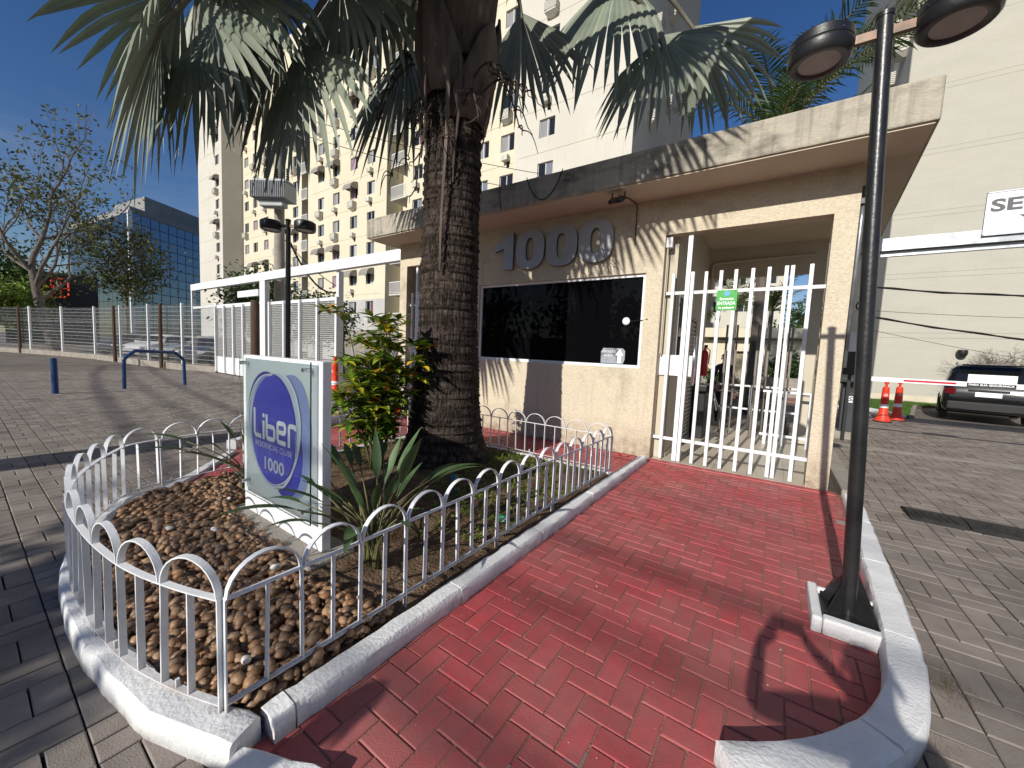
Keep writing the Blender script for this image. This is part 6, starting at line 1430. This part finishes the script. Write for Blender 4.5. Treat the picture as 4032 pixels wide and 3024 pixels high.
bush('leafy_tree', 'dark tree mass beyond the gate against the sky', (1.8,38,0), 2.6,2.0,2.2, 3000, MT['leafC'], 10, .35, 'tree', trunk=1.6)
bush('shrub', 'low dark shrub beyond the gate at the left', (-2.2,20.6,0), .7,.6,.5, 1200, MT['leafC'], 11, .18, 'shrub', trunk=.1)
# bare shrub above the black car
t = thing('bare_shrub', 'leafless twiggy shrub above the black car', 'shrub', (7.6,23.6,0)); rg = random.Random(15); mb = MB()
def twig(p, d, l, r, lev):
    pts = [p]; q = p.copy()
    for i in range(4): d = (d+Vector((rg.gauss(0,.18), rg.gauss(0,.18), rg.gauss(0,.12)))).normalized(); q = q+d*l/4; pts.append(q.copy())
    mb.tube(pts, [r*(1-.15*i) for i in range(5)], 4, cap=False)
    if lev < 5:
        for k in range(3): nd = (d+Vector((rg.gauss(0,.6), rg.gauss(0,.5), rg.gauss(0,.32)))).normalized(); twig(pts[rg.randint(2,4)], nd, l*.74, r*.62, lev+1)
for k in range(7): twig(Vector((7.6+rg.uniform(-.9,1.4),23.7+rg.uniform(-.2,.2),0)), Vector((rg.gauss(0,.35),rg.gauss(0,.2),1)).normalized(), 1.05, .03, 0)
mb.build('twigs', MT['bark'], t)

# feather palms
MT['feather'] = leafmat('feather palm leaflet', (.055,.105,.030), (.10,.16,.045), scale=2, rough=.42, trans=.22)
def feather_palm(label, loc, h, nf, L_f, seed, tr_=.12, specs=None, leaflet=.55, name='feather_palm', group=None):
    rg = random.Random(seed); t = thing(name, label, 'palm tree', loc, group); b0 = Vector(loc); c0 = b0+V(0,0,h)
    mb = MB(); mb.lathe([(tr_*1.35,0),(tr_,.4),(tr_*.9,h*.5),(tr_*.85,h)], b0, 12); mb.build('trunk', MT['bark'], t, smooth=True)
    S_ = specs or [(k*2.4, rg.uniform(.25,1.25), rg.uniform(.8,1.1)) for k in range(nf)]
    for az, el, ls in S_:
        d = Vector((math.cos(az), math.sin(az), 0)); l = L_f*ls; pts = []; n = 16
        for i in range(n+1): q = i/n; e = el-1.55*q*q*(.55+.45*(1-el/1.6)); pts.append(pts[-1]+(d*math.cos(e)+V(0,0,math.sin(e)))*l/n if pts else c0.copy())
        f = MB(); g = rg.uniform(.75,1.25)
        for i in range(2, n+1):
            for sub in (0, .33, .67):
                if i == n and sub: continue
                p = pts[i]+(pts[min(n,i+1)]-pts[i])*sub; tg = (pts[min(n,i+1)]-pts[i-1]).normalized(); sd = tg.cross(V(0,0,1)); sd = sd.normalized() if sd.length > .01 else Vector((-d.y,d.x,0)); up = sd.cross(tg)
                for sg in (-1, 1):
                    ll = leaflet*(math.sin(math.pi*(.12+.83*i/n)))**.6*rg.uniform(.85,1.1); dv = (sd*sg*.85+tg*.55+up*rg.uniform(-.05,.35)).normalized(); w = .036*L_f/2.5; dr = V(0,0,-ll*rg.uniform(.12,.4)); s2 = tg*w; gg = g*rg.uniform(.8,1.2); f.c = (gg, gg, gg)
                    f.add([p-s2*.4, p+s2*.4, p+dv*ll*.55+dr*.25+s2*.5, p+dv*ll+dr, p+dv*ll*.55+dr*.25-s2*.5], [(0,1,2,4),(4,2,3)])
        fo = f.build('frond', MT['feather'], t); mb = MB(); mb.tube(pts, [.035*(1-.9*i/n)*L_f/2.5+.003 for i in range(n+1)], 6); mb.build('rachis', MT['stem'], fo)
    return t
feather_palm('green feather palm rising behind the gatehouse roof at the right', (-.55,13.6,0), 7.9, 0, 3.3, 1, .17, [(2.6,1.25,.95),(1.2,1.35,1.0),(.35,1.05,1.05),(-.3,.85,1.0),(-1.2,.8,.9),(3.6,.8,.95),(4.5,.9,.9),(.05,.45,.95),(2.0,.9,.9),(3.1,.35,.9),(.2,1.15,1.3),(-.15,.95,1.3),(.6,1.3,1.15),(2.9,1.1,1.1),(-.5,1.2,1.1)], leaflet=.85)
feather_palm('slim feather palm seen through the middle of the gate', (-1.4,16.5,0), 3.5, 11, 1.9, 2, .09, leaflet=.42)
feather_palm('feather palm seen through the right half of the gate', (-.35,19.5,0), 3.7, 11, 2.1, 3, .10, leaflet=.45)
feather_palm('low bushy palm in the planter beyond the gate', (-1.0,17.8,0), .35, 14, 1.2, 4, .10, leaflet=.34)

# ------------------------------------------------------------------ poles and cables
t = thing('concrete_pole', 'concrete utility pole with a ribbed transformer behind the portal', 'utility pole', (-16.3,7.45,0))
mb = MB(); mb.lathe([(.21,0),(.19,4),(.165,9),(.14,13)], (-16.3,7.45,0), 18); mb.build('shaft', MT['concrete'], t, smooth='auto')
MT['transf'] = M('grey transformer paint', (.30,.31,.32), (.36,.37,.38), scale=4, rough=.5)
mb = MB(); tc0 = Vector((-15.75,7.0,6.95)); tx = Vector((.85,.52,0)); ty = Vector((-.52,.85,0)); rot = Matrix((tx, ty, V(0,0,1))).transposed()
mb.obox(tc0, (1.15,.42,.62), rot); tb = mb.build('transformer_tank', MT['transf'], t, bevel=.05)
for k in range(19): mb = MB(); mb.obox(tc0+tx*(-.62+k*.069), (.024,.78,.58), rot); mb.build('cooling_fin', MT['transf'], tb, bevel=.01)
mb = MB(); mb.obox(tc0+V(0,0,.36), (1.25,.5,.07), rot); mb.build('transformer_lid', MT['transf'], tb)
for k in range(3):
    p = tc0+tx*(-.3+k*.42)+V(0,0,.39); mb = MB(); mb.lathe([((.035 if i % 2 else .062), i*.045) for i in range(11)], p, 12); mb.build('bushing', MT['blackp'], tb, smooth='auto')
mb = MB(); mb.obox(tc0+V(0,0,-.42), (.9,.34,.22), rot); mb.build('lower_tank', MT['transf'], tb, bevel=.04)
mb = MB(); mb.bar((-16.3,7.45,6.7), tc0-tx*.3, .08, .1); mb.bar((-16.3,7.45,10.2),(-15.2,7.0,10.2),.1,.1); mb.bar((-16.3,7.45,10.2),(-17.4,7.9,10.2),.1,.1); mb.build('bracket', MT['galv'], t)
for p in ((-16.55,7.2,8.6),(-16.6,7.25,9.5),(-16.2,7.1,8.9)): mb = MB(); mb.lathe([(.03,-.25),(.07,-.2),(.07,.1),(.10,.12),(.05,.28)], p, 10); mb.build('fuse_cutout', MT['transf'], t, smooth='auto')
def cable(label, a, b, sag, r=.012, n=24, name='overhead_cable', group='overhead cables', twist=0, mat='wire'):
    a = Vector(a); b = Vector(b); t = thing(name, label, 'cable', a, group)
    pts = [a+(b-a)*k/n+V(0,0,-4*sag*(k/n)*(1-k/n)) for k in range(n+1)]; mb = MB(); mb.tube(pts, r, 6); mb.build('strand', MT[mat], t)
    if twist:
        mb = MB(); mb.tube([p+V(0,0,twist*math.sin(k*1.7))+V(0,twist*math.cos(k*1.7),0) for k, p in enumerate(pts)], r*.9, 5); mb.build('strand', MT[mat], t)
cable('thin black cable crossing high before the cream tower', (-16.3,7.45,10.2), (-3.5,21.9,10.0), .6)
cable('second thin cable just below the high one before the tower', (-16.3,7.45,9.6), (-3.5,21.9,9.2), .7)
cable('slack black cable from the transformer down to the wooden pole', (-16.2,7.4,6.3), (-17.0,10.45,4.0), 1.0, .035, twist=.02)
cable('taut cable from the wooden pole up to the concrete pole', (-17.0,10.45,4.1), (-16.2,7.45,5.6), .2, .016)
t = thing('wooden_pole', 'dark leaning wooden pole before the grey tower base', 'pole', (-16.9,10.4,0)); mb = MB(); mb.tube([(-16.7,10.4,0),(-16.85,10.42,2),(-17.0,10.45,4.4)], [.12,.11,.09], 10); mb.build('shaft', MT['wood'], t, smooth='auto')
t = thing('parking_sign', 'small blue accessible parking sign on a pole by the tower', 'sign', (-18.0,14,0))
mb = MB(); mb.box(-18.25,-17.75,13.9,13.93,1.55,2.0); mb.build('panel', MT['signblue'], t); text('lettering', 'A', .32, MT['signwhite'], t, (-18.0,13.895,1.77)); mb = MB(); mb.box(-18.03,-17.97,13.935,13.98,0,2.0); mb.build('post', MT['galv'], t)
for lab, a, b, sg, r_ in (('upper twisted black cable before the plain beige wall', (1.25,9.3,2.95), (9,11.5,3.35), .35, .014), ('lower twisted black cable before the plain beige wall', (1.25,9.4,2.45), (9,12.5,1.95), .25, .014), ('thin straight wire above the lower twisted cable', (1.25,9.4,2.55), (9,13,2.75), .15, .004), ('thin slanting wire low on the plain beige wall', (1.25,9.6,2.25), (12,20,1.6), .3, .004)):
    cable(lab, a, b, sg, r_, twist=.015 if r_ > .01 else 0)
t = thing('insulator_rack', 'white insulator rack with cable coils on the gatehouse corner', 'insulator', (1.22,9.3,2.9)); mb = MB()
for z in (2.86,2.98,3.10): mb.lathe([(.05,0),(.09,.02),(.09,.06),(.05,.08)], (1.22,9.3,z), 10)
mb.box(1.12,1.16,9.25,9.35,2.8,3.25); mb.build('insulators', MT['white'], t); mb = MB(); mb.tube([(1.22+.12*math.cos(a),9.3,2.62+.10*math.sin(a)) for a in [k*.5 for k in range(13)]], .012, 6); mb.build('cable_coil', MT['wire'], t)

# ------------------------------------------------------------------ the street behind the viewpoint (throws shadows and shows in the dark window)
t = thing('concrete_column', 'thick round concrete column behind the viewpoint, known by its long shadow', 'column', (-7.2,-4.0,0)); mb = MB(); mb.lathe([(.33,0),(.32,4),(.31,8)], (-7.2,-4.0,0), 24); mb.build('shaft', MT['concrete'], t, smooth='auto')
for i, (y, zr_, sg, r_) in enumerate(((-12.4,8.1,.30,.030),(-14.1,8.1,.30,.034),(-13.0,8.0,.30,.022),(-11.5,8.4,.28,.014))): cable('overhead street cable %s the walk, known by its shadow' % ('nearest to','behind','above','thinly crossing')[i], (-28,y+1.2,zr_+.4), (24,y-1.0,zr_+.3), sg+.6, r_)
for i, (x, y) in enumerate(((-28,-12.3),(24,-14.6))):
    t = thing('street_pole', ('concrete street pole behind the viewpoint, left end of the cables','concrete street pole behind the viewpoint, right end of the cables')[i], 'utility pole', (x,y,0)); mb = MB(); mb.lathe([(.17,0),(.14,5),(.11,9.2)], (x,y,0), 14); mb.build('shaft', MT['concrete'], t, smooth='auto'); mb = MB(); mb.box(x-.06,x+.06,y-1.8,y+1.8,8.4,8.52); mb.build('crossarm', MT['wood'], t)
bush('street_tree', 'small spreading tree behind the viewpoint shading the near paving', (-4.35,-8.0,0), 1.15,.8,.7, 850, MT['leafC'], 21, .22, 'tree', trunk=3.1, nclump=26, cr=.22)
bush('street_tree', 'low bushy tree behind the viewpoint shading the paving at bottom left', (-3.45,-8.45,0), 1.35,.5,.34, 1300, MT['leafC'], 22, .22, 'tree', trunk=3.6, nclump=22, cr=.34)
t = thing('street_wall', 'long grey wall across the street behind the viewpoint', 'wall', (0,-24,0)); mb = MB(); mb.box(-60,50,-24.3,-24,0,3.2); mb.build('panel', MT['concrete'], t)
for i, x in enumerate((-44,-30,-17,-2,12,27)): bush('street_tree', 'dark tree number %s along the street wall behind the viewpoint' % ('one','two','three','four','five','six')[i], (x,-28,0), 5.5,3.2,3.4, 900, MT['leafC'], 30+i, 1.0, 'tree', trunk=2.0, nclump=24)
# ------------------------------------------------------------------ people
MT['skin'] = M('skin', (.38,.22,.15), rough=.55); MT['hair'] = M('dark hair', (.015,.011,.009), rough=.6)
def person(label, loc, rotz, shirt, trousers, arms, h=1.0, hair_long=False):
    J = {}; E = []; Rr = {}
    def j(n, p, r, par=None): J[n] = Vector(p)*h; Rr[n] = r*h; (E.append((par, n)) if par else None)
    j('pelvis',(0,0,.93),.135); j('spine',(0,.0,1.10),.12,'pelvis'); j('chest',(0,0,1.29),.145,'spine'); j('neck0',(0,0,1.42),.075,'chest'); j('neck',(0,.01,1.48),.052,'neck0'); j('jaw',(0,.03,1.54),.066,'neck'); j('head',(0,.02,1.61),.090,'jaw'); j('crown',(0,.005,1.69),.060,'head')
    for s_, k in ((1,'r'),(-1,'l')):
        el, wr, ha = arms[k]
        j('sh'+k,(s_*.165,0,1.385),.066,'neck0'); j('el'+k,el,.044,'sh'+k); j('wr'+k,wr,.030,'el'+k); j('ha'+k,ha,.032,'wr'+k)
        hd = (Vector(ha)-Vector(wr)).normalized(); sd = hd.cross(V(0,0,1)); sd = sd.normalized() if sd.length > .1 else V(1,0,0); dn = sd.cross(hd)
        for f_ in range(4):
            b = Vector(ha)+sd*(.026-.0173*f_)+hd*.03; l = (.030,.034,.032,.025)[f_]
            j('f%s%d0' % (k,f_), b, .0095,'ha'+k); j('f%s%d1' % (k,f_), b+hd*l, .0088,'f%s%d0' % (k,f_)); j('f%s%d2' % (k,f_), b+hd*l*1.6+dn*l*.6, .0075,'f%s%d1' % (k,f_))
        b = Vector(ha)-hd*.02+sd*s_*-.035; j('t%s0' % k, b, .011,'ha'+k); j('t%s1' % k, b+sd*s_*-.015+hd*.03, .0095,'t%s0' % k)
        j('hi'+k,(s_*.085,0,.88),.095,'pelvis'); j('kn'+k,(s_*.10,.02,.49),.060,'hi'+k); j('ca'+k,(s_*.10,-.01,.32),.056,'kn'+k); j('an'+k,(s_*.10,-.01,.09),.038,'ca'+k); j('to'+k,(s_*.115,.13,.035),.034,'an'+k)
    names = list(J); me = bpy.data.meshes.new('body'); me.from_pydata([J[n] for n in names], [(names.index(a), names.index(b)) for a, b in E], [])
    o = bpy.data.objects.new('body', me); COL.objects.link(o); o.modifiers.new('skin', 'SKIN')
    if not me.skin_vertices: me.skin_vertices.new()
    for i, n in enumerate(names): sv = me.skin_vertices[0].data[i]; sv.radius = (Rr[n], Rr[n]*(.78 if n in ('chest','spine','pelvis') else 1)); sv.use_root = (n == 'pelvis')
    ss_ = o.modifiers.new('sub', 'SUBSURF'); ss_.levels = 2; ss_.render_levels = 2; bpy.context.view_layer.update()
    m2 = bpy.data.meshes.new_from_object(o.evaluated_get(bpy.context.evaluated_depsgraph_get())); bpy.data.objects.remove(o)
    m2.materials.clear()
    for m_ in (MT['skin'], shirt, trousers, MT['rubber']): m2.materials.append(m_)
    wrs = [Vector(arms[k][1])*h for k in 'rl']; els = [Vector(arms[k][0])*h for k in 'rl']
    for p in m2.polygons:
        c = p.center; z = c.z/h; i = 0
        arm = min((c-w).length for w in wrs) < .16*h or min((c-(w+e)/2).length for w, e in zip(wrs, els)) < .12*h
        if arm: i = 0
        elif z < .085: i = 3
        elif z < .97: i = 2
        elif z < 1.455: i = 1
        p.material_index = i; p.use_smooth = True
    t = thing('person', label, 'person', (0,0,0), local=True); b = bpy.data.objects.new('body', m2); COL.objects.link(b); b.parent = t
    mb = MB(); iv, fv = ICO; mb.add([V(0,.0,1.635)*h+Vector((p.x*.088, p.y*.105-.012, p.z*.088))*h for p in iv if True], [f for f in fv if sum(iv[i].z for i in f) > -.2 and not (sum(iv[i].y for i in f) > 1.1 and sum(iv[i].z for i in f) < 1.3)]); mb.build('hair', MT['hair'], t, smooth=True)
    for s_ in (-1,1): mb = MB(); mb.add([V(s_*.032,.105,1.605)*h+p*.011*h for p in iv], fv); mb.build('eye', MT['signwhite'], t, smooth=True); mb = MB(); mb.add([V(s_*.088,.01,1.59)*h+Vector((p.x*.012,p.y*.022,p.z*.03))*h for p in iv], fv); mb.build('ear', MT['skin'], t, smooth=True)
    mb = MB(); mb.add([V(0,.118,1.575)*h+Vector((p.x*.014,p.y*.022,p.z*.026))*h for p in iv], fv); mb.build('nose', MT['skin'], t, smooth=True)
    t.location = loc; t.rotation_euler = (0,0,rotz); return t
DOWN = {'r': ((.22,-.02,1.13),(.24,.04,.90),(.24,.06,.82)), 'l': ((-.22,-.02,1.13),(-.24,.04,.90),(-.24,.06,.82))}
SH = {k: M('shirt '+k, c, rough=.9) for k, c in dict(navy=(.03,.045,.075), white=(.55,.55,.55), black=(.015,.015,.016)).items()}
person('person in a dark blue shirt standing beyond the gate', (-1.05,10.9,0), R(200), SH['navy'], SH['black'], DOWN, 1.0)
person('bystander behind the viewpoint, known only by a head shadow on the red walk', (-1.52,-2.35,0), R(0), SH['white'], SH['navy'], DOWN, .985)
HOLD = {'l': ((-.42,.06,1.30),(-.42,.26,1.42),(-.39,.30,1.47)), 'r': ((.20,.20,1.22),(-.12,.32,1.40),(-.19,.33,1.455))}
pp = person('photographer behind the viewpoint holding up a phone, known only by a shadow', (.30,-.65,0), R(0), SH['black'], SH['navy'], HOLD, .985)
ph = thing('phone', 'black phone held up by the photographer at the viewpoint', 'phone', (.0,-.30,1.5)); mb = MB(); mb.box(-.075,.075,-.305,-.297,1.455,1.53); mb.build('case', MT['blackp'], ph, bevel=.003)
for o in COL.objects:
    if '_abs' in o: del o['_abs']
